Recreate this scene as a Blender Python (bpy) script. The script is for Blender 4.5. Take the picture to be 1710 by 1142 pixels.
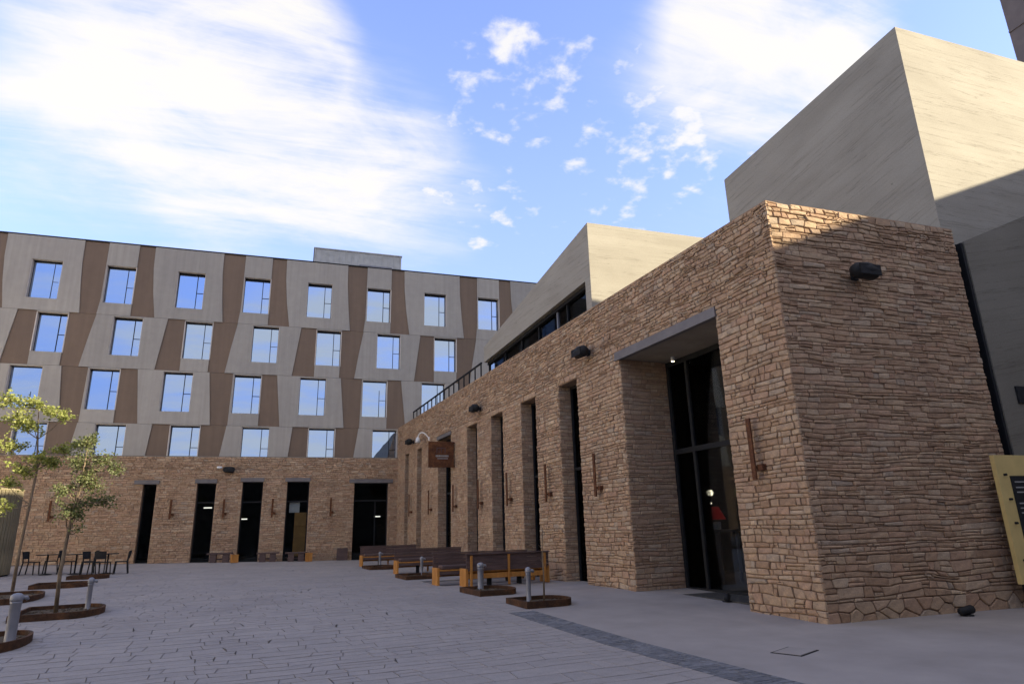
import bpy, bmesh, math, random
from mathutils import Vector, Matrix, noise
sc = bpy.context.scene
for o in list(bpy.data.objects): bpy.data.objects.remove(o)
COL = sc.collection
R = math.radians
# ------------------------------------------------------------------ camera
cam = bpy.data.cameras.new('camera'); co = bpy.data.objects.new('camera', cam); COL.objects.link(co)
rx, up, fw = Vector((.9500, -.3116, -.0255)), Vector((-.0628, -.2708, .9606)), Vector((.3067, .9108, .2766))
fw.normalize(); rx = (rx - fw * rx.dot(fw)).normalized(); up = rx.cross(fw)
m = Matrix((rx, up, -fw)).transposed().to_4x4(); m.translation = (0, 0, 1.6)
co.matrix_world = m
cam.sensor_width = 36; cam.lens = 1080 / 1710 * 36; cam.clip_start = .05; cam.clip_end = 3000
sc.camera = co
CAMP = Vector((0, 0, 1.6))
# ------------------------------------------------------------------ exposure
sc.view_settings.view_transform = 'Standard'; sc.view_settings.look = 'None'
sc.view_settings.exposure = 1.68; sc.view_settings.gamma = 1
# ------------------------------------------------------------------ sun and sky
SUN_EL, SUN_AZ = R(19.1), R(120)
SD = Vector((math.sin(SUN_AZ) * math.cos(SUN_EL), math.cos(SUN_AZ) * math.cos(SUN_EL), math.sin(SUN_EL)))
sl = bpy.data.lights.new('sun', 'SUN'); sl.energy = 4.5; sl.angle = R(.6); sl.color = (1, .89, .65)
so = bpy.data.objects.new('sun', sl); COL.objects.link(so); so.location = SD * 90
so.rotation_euler = SD.to_track_quat('Z', 'Y').to_euler()
W = bpy.data.worlds.new('World'); sc.world = W; W.use_nodes = True
nt = W.node_tree; nt.nodes.clear()
def wn(t, **k):
    n = nt.nodes.new(t)
    for a, b in k.items(): setattr(n, a, b)
    return n
def wl(a, b): nt.links.new(a, b)
def wmath(op, a, b=None, clamp=False):
    n = wn('ShaderNodeMath', operation=op, use_clamp=clamp)
    for i, v in enumerate((a, b)):
        if v is None: continue
        if isinstance(v, (int, float)): n.inputs[i].default_value = v
        else: wl(v, n.inputs[i])
    return n.outputs[0]
sky = wn('ShaderNodeTexSky', sky_type='NISHITA', sun_disc=False, sun_elevation=SUN_EL, sun_rotation=SUN_AZ)
sky.air_density = 1.15; sky.dust_density = .5; sky.ozone_density = 2.2; sky.altitude = 300
tc = wn('ShaderNodeTexCoord')
sep = wn('ShaderNodeSeparateXYZ'); wl(tc.outputs['Generated'], sep.inputs[0])
dz = wmath('ADD', wmath('MAXIMUM', sep.outputs[2], 0.0), .16)
cmb = wn('ShaderNodeCombineXYZ'); wl(wmath('DIVIDE', sep.outputs[0], dz), cmb.inputs[0]); wl(wmath('DIVIDE', sep.outputs[1], dz), cmb.inputs[1])
def wnoise(scale, detail, rough, off, dist=0, sx=1, sy=1, rot=0):
    mp = wn('ShaderNodeMapping'); wl(cmb.outputs[0], mp.inputs[0]); mp.inputs['Location'].default_value = off
    mp.inputs['Scale'].default_value = (sx, sy, 1); mp.inputs['Rotation'].default_value = (0, 0, rot)
    n = wn('ShaderNodeTexNoise'); wl(mp.outputs[0], n.inputs['Vector'])
    n.inputs['Scale'].default_value = scale; n.inputs['Detail'].default_value = detail; n.inputs['Roughness'].default_value = rough
    n.inputs['Distortion'].default_value = dist
    return n.outputs['Fac']
# cloud banks, soft and streaked, plus loose puffs; a low-frequency cover carries on round the rest of the sky
def lobe(d, r, amp):
    dp = wn('ShaderNodeVectorMath', operation='DOT_PRODUCT'); wl(tc.outputs['Generated'], dp.inputs[0]); dp.inputs[1].default_value = Vector(d).normalized()
    mr = wn('ShaderNodeMapRange', interpolation_type='SMOOTHSTEP'); wl(dp.outputs['Value'], mr.inputs['Value'])
    mr.inputs['From Min'].default_value = math.cos(R(r * 1.5)); mr.inputs['From Max'].default_value = 1
    mr.inputs['To Min'].default_value = 0; mr.inputs['To Max'].default_value = amp
    return mr.outputs[0]
def sstep(v, a, b, lo=0, hi=1):
    mr = wn('ShaderNodeMapRange', interpolation_type='SMOOTHSTEP'); wl(v, mr.inputs['Value'])
    for k_, x_ in zip(('From Min', 'From Max', 'To Min', 'To Max'), (a, b, lo, hi)): mr.inputs[k_].default_value = x_
    return mr.outputs[0]
dpf = wn('ShaderNodeVectorMath', operation='DOT_PRODUCT'); wl(tc.outputs['Generated'], dpf.inputs[0]); dpf.inputs[1].default_value = Vector((.25, .8, .56)).normalized()
away = sstep(dpf.outputs['Value'], math.cos(R(38)), math.cos(R(62)))
bank = wmath('MULTIPLY', sstep(wnoise(.7, 2, .5, (3.1, 7.7, 0)), .36, .62), wmath('MULTIPLY', away, .85))
for d, r, amp in (((-.296, .769, .567), 8, .24), ((-.187, .798, .573), 8, .26), ((-.067, .784, .617), 6, .26), ((-.078, .838, .54), 8, .30), ((.045, .846, .53), 7, .32), ((.14, .866, .48), 6.5, .30), ((-.25, .86, .45), 9, .26), ((-.08, .88, .47), 7, .20), ((-.025, .766, .643), 3.5, .28),
                  ((.551, .542, .634), 7, .52), ((.508, .601, .616), 6, .28), ((.612, .549, .57), 6, .30), ((.556, .645, .524), 7, .20), ((.46, .65, .61), 6, .12), ((-.28, -.88, .36), 15, -.5), ((.08, -.96, .2), 14, .8)):
    bank = wmath('ADD', bank, lobe(d, r, amp))
bank = wmath('MINIMUM', bank, .66)
fine = wnoise(3.4, 9, .62, (1.7, .4, 0), .35, 1, 1.6, R(-28))
wisp = wnoise(1.7, 7, .66, (5.2, 1.1, 0), .6, .4, 2.8, R(-36))
tex = wmath('ADD', wmath('MULTIPLY', wmath('SUBTRACT', fine, .5), 2.3), wmath('MULTIPLY', wmath('SUBTRACT', wisp, .5), 2.6))
soft = sstep(wmath('ADD', bank, wmath('MULTIPLY', tex, wmath('ADD', wmath('MULTIPLY', bank, .75), .12))), .06, .92, 0, .97)
pn = wnoise(17, 6, .54, (1.9, 4.4, 0), .1)
pl2 = wnoise(4.0, 3, .5, (7.9, 2.2, 0), .1)
pm = wmath('MAXIMUM', wmath('MAXIMUM', lobe((.28, .75, .60), 8, .155), lobe((.23, .83, .51), 7, .18)), wmath('MAXIMUM', lobe((.47, .70, .54), 9, .18), lobe((.39, .71, .59), 8, .15)))
puff = sstep(wmath('ADD', wmath('ADD', wmath('MULTIPLY', pn, .75), wmath('MULTIPLY', pl2, .5)), pm), .795, 1.0, 0, .9)
cloud = wmath('MAXIMUM', soft, puff)
hazef = wn('ShaderNodeMapRange', interpolation_type='SMOOTHSTEP'); wl(sep.outputs[2], hazef.inputs['Value'])
hazef.inputs['From Min'].default_value = .0; hazef.inputs['From Max'].default_value = .7; hazef.inputs['To Min'].default_value = .9; hazef.inputs['To Max'].default_value = 0
tint = wn('ShaderNodeMix', data_type='RGBA', blend_type='MULTIPLY'); tint.inputs[0].default_value = 1; wl(sky.outputs[0], tint.inputs[6]); tint.inputs[7].default_value = (1.14, .98, 1.2, 1)
bgs = wn('ShaderNodeBackground'); wl(tint.outputs[2], bgs.inputs[0]); bgs.inputs[1].default_value = .125
bgh = wn('ShaderNodeBackground'); bgh.inputs[0].default_value = (.35, .48, .84, 1); bgh.inputs[1].default_value = .38
mh = wn('ShaderNodeMixShader'); wl(hazef.outputs[0], mh.inputs[0]); wl(bgs.outputs[0], mh.inputs[1]); wl(bgh.outputs[0], mh.inputs[2])
bgc = wn('ShaderNodeBackground'); bgc.inputs[0].default_value = (1, .97, .93, 1); bgc.inputs[1].default_value = .325
mc = wn('ShaderNodeMixShader'); wl(cloud, mc.inputs[0]); wl(mh.outputs[0], mc.inputs[1]); wl(bgc.outputs[0], mc.inputs[2])
out = wn('ShaderNodeOutputWorld'); wl(mc.outputs[0], out.inputs[0])

# ------------------------------------------------------------------ materials
MATS = {}
class NB:
    def __init__(s, name):
        s.m = bpy.data.materials.new(name); s.m.use_nodes = True; s.t = s.m.node_tree
        s.b = s.t.nodes['Principled BSDF']
    def n(s, t, **k):
        q = s.t.nodes.new(t)
        for a, b in k.items(): setattr(q, a, b)
        return q
    def l(s, a, b): s.t.links.new(a, b)
    def coord(s, kind='Object', scale=(1, 1, 1)):
        c = s.n('ShaderNodeTexCoord'); mp = s.n('ShaderNodeMapping'); s.l(c.outputs[kind], mp.inputs[0]); mp.inputs['Scale'].default_value = scale
        return mp.outputs[0]
    def noise(s, vec, scale, detail=4, rough=.55, dist=0):
        q = s.n('ShaderNodeTexNoise'); s.l(vec, q.inputs['Vector']); q.inputs['Scale'].default_value = scale
        q.inputs['Detail'].default_value = detail; q.inputs['Roughness'].default_value = rough; q.inputs['Distortion'].default_value = dist
        return q.outputs['Fac']
    def ramp(s, fac, stops):
        q = s.n('ShaderNodeValToRGB'); s.l(fac, q.inputs[0]); e = q.color_ramp.elements
        while len(e) < len(stops): e.new(.5)
        for i, (p, c) in enumerate(stops): e[i].position = p; e[i].color = (*c, 1)
        return q.outputs[0]
    def mix(s, mode, a, b, f=1.0):
        q = s.n('ShaderNodeMix', data_type='RGBA', blend_type=mode)
        if isinstance(f, (int, float)): q.inputs[0].default_value = f
        else: s.l(f, q.inputs[0])
        for i, v in ((6, a), (7, b)):
            if isinstance(v, tuple): q.inputs[i].default_value = (*v, 1)
            else: s.l(v, q.inputs[i])
        return q.outputs[2]
    def bump(s, h, strength, dist, prev=None):
        q = s.n('ShaderNodeBump'); s.l(h, q.inputs['Height']); q.inputs['Strength'].default_value = strength; q.inputs['Distance'].default_value = dist
        if prev: s.l(prev, q.inputs['Normal'])
        return q.outputs[0]
    def done(s, col=None, rough=.8, nrm=None, metal=0, spec=.3):
        if col is not None:
            if isinstance(col, tuple): s.b.inputs['Base Color'].default_value = (*col, 1)
            else: s.l(col, s.b.inputs['Base Color'])
        if isinstance(rough, (int, float)): s.b.inputs['Roughness'].default_value = rough
        else: s.l(rough, s.b.inputs['Roughness'])
        s.b.inputs['Metallic'].default_value = metal; s.b.inputs['Specular IOR Level'].default_value = spec
        if nrm: s.l(nrm, s.b.inputs['Normal'])
        MATS[s.m.name] = s.m
        return s.m
def simple(name, col, rough=.7, metal=0, var=.25, scale=6, bump=.15, bd=.01, spec=.3, stretch=(1, 1, 1)):
    k = NB(name); v = k.coord('Object', stretch); f = k.noise(v, scale, 6, .6)
    lo = tuple(c * (1 - var) for c in col); hi = tuple(min(1, c * (1 + var)) for c in col)
    c = k.ramp(f, [(.3, lo), (.7, hi)])
    return k.done(c, rough, k.bump(k.noise(v, scale * 7, 4), bump, bd), metal, spec)
# rubble stone: each stone has its own tint
k = NB('stone'); a = k.n('ShaderNodeAttribute', attribute_name='tint'); v = k.coord('Object')
base = k.ramp(a.outputs['Fac'], [(0, (.35, .228, .145)), (.25, (.43, .292, .19)), (.5, (.45, .325, .215)), (.75, (.435, .28, .185)), (.9, (.52, .385, .262)), (1, (.40, .308, .226))])
f1 = k.noise(v, 9, 8, .65); f2 = k.noise(v, 60, 5, .7); f3 = k.noise(v, 1.1, 3)
col = k.mix('MULTIPLY', base, k.ramp(f1, [(.25, (.62, .6, .58)), (.5, (.96, .96, .96)), (.75, (1.18, 1.14, 1.08))]))
col = k.mix('MULTIPLY', col, k.ramp(f2, [(.3, (.72, .71, .7)), (.6, (1.08, 1.08, 1.08))]), .8)
col = k.mix('MULTIPLY', col, k.ramp(f3, [(.3, (.86, .85, .86)), (.7, (1.1, 1.09, 1.06))]))
k.done(col, .92, k.bump(f2, .5, .006, k.bump(f1, .8, .02)), 0, .15)
simple('mortar', (.25, .172, .118), .95, 0, .25, 14, .5, .02, .1)
# board-marked concrete, streaks run along u of the uv map
def concrete(name, colr, streak=1.0):
    k = NB(name); v = k.coord('UV', (.13, 3.2, 1)); v2 = k.coord('UV', (.3, .7, 1)); vf = k.coord('UV'); v4 = k.coord('UV', (.05, 1.6, 1))
    s1 = k.noise(v, 2.0, 9, .66, .35); s2 = k.noise(v2, 1.3, 6, .62, .3); s3 = k.noise(vf, 26, 5, .65); s4 = k.noise(v4, 2.4, 5, .6, .25)
    c = k.mix('MULTIPLY', colr, k.ramp(s1, [(.28, (.92, .915, .905)), (.45, (.985, .985, .98)), (.7, (1.02, 1.02, 1.015))]), streak)
    c = k.mix('MULTIPLY', c, k.ramp(s2, [(.3, (.86, .85, .83)), (.65, (1.06, 1.06, 1.05))]))
    c = k.mix('MULTIPLY', c, k.ramp(s3, [(.3, (.9, .9, .9)), (.6, (1.03, 1.03, 1.03))]))
    c = k.mix('MULTIPLY', c, k.ramp(s4, [(.44, (1, 1, 1)), (.492, (.97, .97, .97)), (.5, (.58, .56, .54)), (.508, (.98, .98, .98)), (.56, (1, 1, 1))]), .8)
    vv = k.n('ShaderNodeTexVoronoi', feature='F1'); k.l(vf, vv.inputs['Vector']); vv.inputs['Scale'].default_value = 1.1
    c = k.mix('MULTIPLY', c, k.ramp(vv.outputs['Distance'], [(0, (.45, .44, .42)), (.025, (.7, .7, .68)), (.04, (1, 1, 1))]))
    k.done(c, .85, k.bump(s3, .25, .004, k.bump(s1, .15, .01)), 0, .2)
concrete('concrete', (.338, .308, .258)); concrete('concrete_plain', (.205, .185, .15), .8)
def panel(name, col):
    k = NB(name); v = k.coord('Object', (3.2, 1, .12)); f = k.noise(v, 1.4, 6, .6); f2 = k.noise(k.coord('Object'), .35, 3); f3 = k.noise(k.coord('Object'), 3, 5, .6)
    c = k.mix('MULTIPLY', col, k.ramp(f, [(.25, (.86, .86, .86)), (.7, (1.05, 1.05, 1.05))]))
    c = k.mix('MULTIPLY', c, k.ramp(f2, [(.3, (.92, .92, .93)), (.7, (1.05, 1.05, 1.04))]))
    c = k.mix('MULTIPLY', c, k.ramp(f3, [(.3, (.94, .94, .94)), (.7, (1.03, 1.03, 1.03))]))
    oi = k.n('ShaderNodeObjectInfo'); c = k.mix('MULTIPLY', c, k.ramp(oi.outputs['Random'], [(0, (.93, .93, .935)), (1, (1.05, 1.045, 1.04))]))
    k.done(c, .55, k.bump(f, .08, .01), 0, .35)
panel('panel_light', (.37, .338, .292)); panel('panel_brown', (.188, .128, .085)); panel('frame_pale', (.62, .56, .49))
simple('roof_metal', (.46, .45, .42), .6, .2, .15, 2, .1)
simple('dark_metal', (.013, .013, .014), .8, .0, .2, 8, .1)
simple('black_plastic', (.014, .014, .015), .7, 0, .2, 8, .2)
simple('grey_metal', (.24, .24, .26), .5, .3, .12, 5, .1)
simple('lintel_metal', (.165, .148, .142), .6, .2, .15, 3, .1)
simple('white_paint', (.72, .71, .68), .5, 0, .08, 4, .05)
simple('bounce_cream', (.74, .66, .53), .9, 0, .06, 2, .15)
simple('soffit', (.30, .25, .19), .8, 0, .15, 2, .1)
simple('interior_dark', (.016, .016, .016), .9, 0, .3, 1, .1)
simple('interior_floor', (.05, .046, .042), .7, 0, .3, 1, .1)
simple('cardboard', (.42, .23, .08), .8, 0, .15, 3, .1)
simple('soil', (.11, .085, .06), .95, 0, .5, 9, .8, .03, .1)
simple('apron', (.29, .258, .24), .9, 0, .13, .9, .25, .006, .2)
simple('dark_brown_board', (.10, .064, .056), .65, 0, .3, 3, .2, .006, .3, (1, 1, 6))
simple('grey_cushion', (.20, .19, .20), .9, 0, .15, 9, .3)
simple('tower_panel', (.16, .125, .105), .6, 0, .15, .8, .1)
simple('yellow_sign', (.62, .46, .18), .55, 0, .12, 2, .08)
simple('print_grey', (.34, .33, .31), .7, 0, .1, 8, .05)
simple('print_faint', (.10, .055, .05), .7, 0, .15, 8, .05)
simple('red_shade', (.42, .012, .01), .5, 0, .15, 5, .1)
simple('timber_batten', (.20, .165, .10), .8, 0, .35, 3, .3, .01, .2, (4, 4, .4))
simple('bark', (.20, .15, .10), .95, 0, .4, 16, .8, .02, .1, (1, 1, .3))
k = NB('corten'); v = k.coord('Object'); f = k.noise(v, 5, 8, .65); f2 = k.noise(v, 40, 4, .6)
c = k.ramp(f, [(.25, (.055, .028, .018)), (.5, (.125, .052, .026)), (.68, (.20, .085, .035)), (.85, (.26, .13, .06))])
k.done(k.mix('MULTIPLY', c, k.ramp(f2, [(.3, (.7, .7, .7)), (.6, (1.1, 1.1, 1.1))])), .85, k.bump(f2, .4, .004), .15, .2)
k = NB('pit_steel'); v = k.coord('Object'); f = k.noise(v, 4, 8, .65); f2 = k.noise(v, 30, 4, .6)
c = k.ramp(f, [(.25, (.03, .02, .014)), (.5, (.07, .036, .02)), (.7, (.13, .06, .028))])
k.done(k.mix('MULTIPLY', c, k.ramp(f2, [(.3, (.7, .7, .7)), (.6, (1.1, 1.1, 1.1))])), .85, k.bump(f2, .4, .004), .1, .2)
k = NB('orange_wood'); v = k.coord('Object', (1, 1, .16)); f = k.noise(v, 9, 7, .6, .5); f2 = k.noise(k.coord('Object'), 2, 3)
c = k.ramp(f, [(.25, (.34, .135, .03)), (.5, (.46, .20, .045)), (.75, (.55, .26, .07))])
k.done(k.mix('MULTIPLY', c, k.ramp(f2, [(.3, (.8, .8, .8)), (.7, (1.1, 1.1, 1.1))])), .6, k.bump(f, .2, .004), 0, .3)
# paving: slabs with their own tint
k = NB('paving'); a = k.n('ShaderNodeAttribute', attribute_name='tint'); v = k.coord('Object')
base = k.ramp(a.outputs['Fac'], [(0, (.285, .256, .24)), (.5, (.295, .265, .248)), (1, (.305, .274, .257))])
f1 = k.noise(v, .5, 6, .62); f2 = k.noise(v, 5, 7, .65); f3 = k.noise(v, 45, 4, .7)
col = k.mix('MULTIPLY', base, k.ramp(f1, [(.3, (.88, .88, .89)), (.5, (.99, .99, .99)), (.7, (1.08, 1.07, 1.06))]))
col = k.mix('MULTIPLY', col, k.ramp(f2, [(.28, (.88, .87, .87)), (.5, (1, 1, 1)), (.75, (1.05, 1.05, 1.05))]))
col = k.mix('MULTIPLY', col, k.ramp(f3, [(.3, (.82, .82, .82)), (.6, (1.05, 1.05, 1.05))]), .8)
k.done(col, .82, k.bump(f3, .35, .003, k.bump(f2, .5, .012)), 0, .25)
k = NB('joint'); k.done((.185, .166, .157), .95, None, 0, .1)
k = NB('dark_sett'); a = k.n('ShaderNodeAttribute', attribute_name='tint'); v = k.coord('Object'); f = k.noise(v, 18, 5)
c = k.mix('MULTIPLY', k.ramp(a.outputs['Fac'], [(0, (.135, .135, .145)), (1, (.20, .198, .208))]), k.ramp(f, [(.3, (.75, .75, .75)), (.7, (1.1, 1.1, 1.1))]))
k.done(c, .8, k.bump(f, .4, .006), 0, .25)
# ground far away
k = NB('ground'); v = k.coord('Object'); f1 = k.noise(v, .35, 7, .6); f2 = k.noise(v, 6, 6, .65)
c = k.mix('MULTIPLY', k.ramp(f1, [(.3, (.235, .218, .21)), (.7, (.29, .268, .258))]), k.ramp(f2, [(.3, (.82, .82, .82)), (.7, (1.06, 1.06, 1.06))]))
k.done(c, .88, k.bump(f2, .4, .01), 0, .2)
# reflective solar glass, clear-ish shop glass
k = NB('window_glass'); g = k.n('ShaderNodeBsdfGlossy'); g.inputs['Color'].default_value = (.42, .53, .72, 1); g.inputs['Roughness'].default_value = .015
v = k.coord('Object'); bm_ = k.bump(k.noise(v, .9, 2), .05, .02); k.l(bm_, g.inputs['Normal'])
k.b.inputs['Base Color'].default_value = (.03, .04, .05, 1); k.b.inputs['Roughness'].default_value = .1
mx = k.n('ShaderNodeMixShader'); mx.inputs[0].default_value = .86; k.l(k.b.outputs[0], mx.inputs[1]); k.l(g.outputs[0], mx.inputs[2])
k.l(mx.outputs[0], k.t.nodes['Material Output'].inputs[0]); MATS['window_glass'] = k.m
k = NB('shop_glass'); g = k.n('ShaderNodeBsdfGlossy'); g.inputs['Color'].default_value = (.5, .55, .6, 1); g.inputs['Roughness'].default_value = .02
tr = k.n('ShaderNodeBsdfTransparent'); tr.inputs['Color'].default_value = (.8, .82, .82, 1)
fr = k.n('ShaderNodeFresnel'); fr.inputs['IOR'].default_value = 1.3
mx = k.n('ShaderNodeMixShader'); k.l(fr.outputs[0], mx.inputs[0]); k.l(tr.outputs[0], mx.inputs[1]); k.l(g.outputs[0], mx.inputs[2])
k.l(mx.outputs[0], k.t.nodes['Material Output'].inputs[0]); MATS['shop_glass'] = k.m
def leafmat(name, c0, c1, c2):
    k = NB(name); a = k.n('ShaderNodeAttribute', attribute_name='tint')
    c = k.ramp(a.outputs['Fac'], [(0, c0), (.5, c1), (1, c2)])
    k.done(c, .55, None, 0, .3)
    t = k.n('ShaderNodeBsdfTranslucent'); k.l(k.mix('MULTIPLY', c, (1.5, 1.5, .7)), t.inputs[0])
    mx = k.n('ShaderNodeMixShader'); mx.inputs[0].default_value = .35; k.l(k.b.outputs[0], mx.inputs[1]); k.l(t.outputs[0], mx.inputs[2])
    k.l(mx.outputs[0], k.t.nodes['Material Output'].inputs[0])
leafmat('leaf_bright', (.15, .17, .045), (.25, .27, .08), (.36, .36, .15)); leafmat('leaf_olive', (.07, .085, .035), (.115, .13, .055), (.20, .21, .10))
def lampmat(name, col, st):
    k = NB(name); k.b.inputs['Emission Color'].default_value = (*col, 1); k.b.inputs['Emission Strength'].default_value = st
    k.done(col, .5)
lampmat('lamp_glow', (1, .86, .6), 2.5); lampmat('red_glow', (.5, .01, .008), .05); lampmat('tube_glow', (1, .95, .85), .5)

# ------------------------------------------------------------------ builders
def link(o, parent=None):
    COL.objects.link(o)
    if parent: o.parent = parent
    return o
def tag(o, label, cat, group=None, kind=None):
    if label: o['label'] = label
    if cat: o['category'] = cat
    if group: o['group'] = group
    if kind: o['kind'] = kind
    return o
def thing(name, label, cat, loc=(0, 0, 0), rz=0, group=None):
    o = bpy.data.objects.new(name, None); o.empty_display_size = .2; link(o)
    o.location = loc; o.rotation_euler = (0, 0, rz)
    return tag(o, label, cat, group)
class MB:
    def __init__(s): s.v = []; s.f = []; s.t = []; s.uv = {}
    def add(s, vs, fs, tint=.5):
        n = len(s.v); s.v += [tuple(q) for q in vs]
        for f in fs: s.f.append(tuple(i + n for i in f)); s.t.append(tint)
        return s
    def box(s, x0, x1, y0, y1, z0, z1, tint=.5):
        vs = [(x, y, z) for z in (z0, z1) for y in (y0, y1) for x in (x0, x1)]
        return s.add(vs, [(0, 2, 3, 1), (4, 5, 7, 6), (0, 1, 5, 4), (2, 6, 7, 3), (0, 4, 6, 2), (1, 3, 7, 5)], tint)
    def fbox(s, fr, a0, a1, b0, b1, z0, z1):      # box in a wall frame: along, outwards, up
        vs = [fr(a, b, z) for z in (z0, z1) for b in (b0, b1) for a in (a0, a1)]
        return s.add(vs, [(0, 2, 3, 1), (4, 5, 7, 6), (0, 1, 5, 4), (2, 6, 7, 3), (0, 4, 6, 2), (1, 3, 7, 5)])
    def prism(s, poly, z0, z1):
        n = len(poly); z1f = z1 if callable(z1) else (lambda x, y: z1)
        vs = [(x, y, z0) for x, y in poly] + [(x, y, z1f(x, y)) for x, y in poly]
        return s.add(vs, [tuple(range(n))[::-1], tuple(range(n, 2 * n))] + [(i, (i + 1) % n, n + (i + 1) % n, n + i) for i in range(n)])
    def tube(s, pts, rad, n=8, tint=.5):
        pts = [Vector(p) for p in pts]; rs = rad if isinstance(rad, (list, tuple)) else [rad] * len(pts); rings = []
        prev = None
        for i, p in enumerate(pts):
            d = (pts[min(i + 1, len(pts) - 1)] - pts[max(i - 1, 0)]).normalized()
            a = Vector((1, 0, 0)) if abs(d.x) < .8 else Vector((0, 1, 0))
            if prev is not None: a = prev
            u = (a - d * a.dot(d)).normalized(); w = d.cross(u); prev = u
            rings.append([p + (u * math.cos(2 * math.pi * j / n) + w * math.sin(2 * math.pi * j / n)) * rs[i] for j in range(n)])
        vs = [q for r in rings for q in r]; L = len(pts)
        fs = [(i * n + j, i * n + (j + 1) % n, (i + 1) * n + (j + 1) % n, (i + 1) * n + j) for i in range(L - 1) for j in range(n)]
        fs += [tuple(range(n))[::-1], tuple(range((L - 1) * n, L * n))]
        return s.add(vs, fs, tint)
    def lathe(s, prof, n=20, c=(0, 0, 0)):
        return s.tube([(c[0], c[1], c[2] + z) for r, z in prof], [r for r, z in prof], n)
    def build(s, name, mat, parent=None, bevel=0, smooth=False, world=True, uvf=None):
        me = bpy.data.meshes.new(name)
        off = Vector((0, 0, 0))
        if parent and world:
            p = parent
            while p: off += p.location; p = p.parent
        me.from_pydata([tuple(Vector(q) - off) for q in s.v], [], s.f)
        bm = bmesh.new(); bm.from_mesh(me)
        bmesh.ops.recalc_face_normals(bm, faces=bm.faces)
        if bevel: bmesh.ops.bevel(bm, geom=list(bm.edges), offset=bevel, segments=2, profile=.6, affect='EDGES', clamp_overlap=True)
        bm.to_mesh(me); bm.free()
        if any(abs(t - .5) > 1e-6 for t in s.t) and not bevel:
            at = me.attributes.new('tint', 'FLOAT', 'FACE'); at.data.foreach_set('value', s.t)
        if uvf:
            ul = me.uv_layers.new(name='uv')
            for pg in me.polygons:
                for li in pg.loop_indices:
                    ul.data[li].uv = uvf(pg.normal, me.vertices[me.loops[li].vertex_index].co + off)
        if smooth: me.shade_smooth()
        me.materials.append(MATS[mat])
        o = bpy.data.objects.new(name, me); return link(o, parent)
def one(name, mb, mat, label, cat, loc, group=None, **k):    # a thing that is a single mesh, built round loc
    o = mb.build(name, mat, None, **k); o.location = loc
    return tag(o, label, cat, group)
def copy_tree(o, parent=None):
    c = o.copy(); link(c, parent)
    for ch in o.children: copy_tree(ch, c)
    return c
def auv(n, p):      # u along the face's level direction
    if abs(n.z) > .7: return (p.x, p.y)
    d = Vector((-n.y, n.x)).normalized(); return (p.x * d.x + p.y * d.y + n.x * 7, p.z + n.y * 3)
def gz(x, y): return .12 * min(1, max(0, (y - 9) / 6)) + min(1, max(0, (y - 15) / 24)) * max(0, min(25, 5 - x)) * .025
rnd = random.Random(7)
# wall frame of the long stone wall
C0 = Vector((8.25, 9.06, 0)); D1 = Vector((-.0850, .9964, 0)); N1 = Vector((-.9964, -.0850, 0))
def LW(s, off, z): return C0 + D1 * s + N1 * off + Vector((0, 0, z))

# ------------------------------------------------------------------ irregular stones: Voronoi cells of a jittered course lattice
def cells(u0, u1, v0, v1, cw, ch, k, jit, seed):
    r = random.Random(seed); rows = []; v = v0
    while v < v1 - ch * .3:
        h = ch * r.uniform(.7, 1.35); h = min(h, v1 - v) if v + h * 1.4 < v1 else v1 - v
        row = []; u = u0 - r.uniform(0, cw)
        while u < u1 + cw * .6:
            w = cw * r.choice((.55, .75, .9, 1, 1.15, 1.4, 1.7)) * r.uniform(.85, 1.15)
            j = jit(u, v) if callable(jit) else jit
            row.append((u + w / 2 + r.uniform(-1, 1) * j * cw * .4, v + h / 2 + r.uniform(-1, 1) * j * h)); u += w
        rows.append(row); v += h
    flat = [(p, i) for i, row in enumerate(rows) for p in row]
    res = []
    by = {}
    for p, i in flat: by.setdefault((i, int((p[0] - u0 + 50) / (cw * 2))), []).append(p)
    for p, i in flat:
        b = int((p[0] - u0 + 50) / (cw * 2))
        nb = [q for di in (-2, -1, 0, 1, 2) for db in (-1, 0, 1) for q in by.get((i + di, b + db), ()) if q is not p]
        nb.sort(key=lambda q: ((q[0] - p[0]) * k) ** 2 + (q[1] - p[1]) ** 2)
        poly = [(max(u0, p[0] - cw * 2.2), max(v0, p[1] - ch * 2.2)), (min(u1, p[0] + cw * 2.2), max(v0, p[1] - ch * 2.2)), (min(u1, p[0] + cw * 2.2), min(v1, p[1] + ch * 2.2)), (max(u0, p[0] - cw * 2.2), min(v1, p[1] + ch * 2.2))]
        if poly[0][0] >= poly[1][0] or poly[0][1] >= poly[2][1]: continue
        for q in nb[:18]:
            a, bb = (q[0] - p[0]) * k * k, q[1] - p[1]
            c = a * (p[0] + q[0]) / 2 + bb * (p[1] + q[1]) / 2
            new = []; n = len(poly)
            for t in range(n):
                A, B = poly[t], poly[(t + 1) % n]
                da, db_ = A[0] * a + A[1] * bb - c, B[0] * a + B[1] * bb - c
                if da <= 0: new.append(A)
                if (da < 0 < db_) or (db_ < 0 < da):
                    f = da / (da - db_); new.append((A[0] + (B[0] - A[0]) * f, A[1] + (B[1] - A[1]) * f))
            poly = new
            if len(poly) < 3: break
        if len(poly) >= 3: res.append(poly)
    return res
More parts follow.
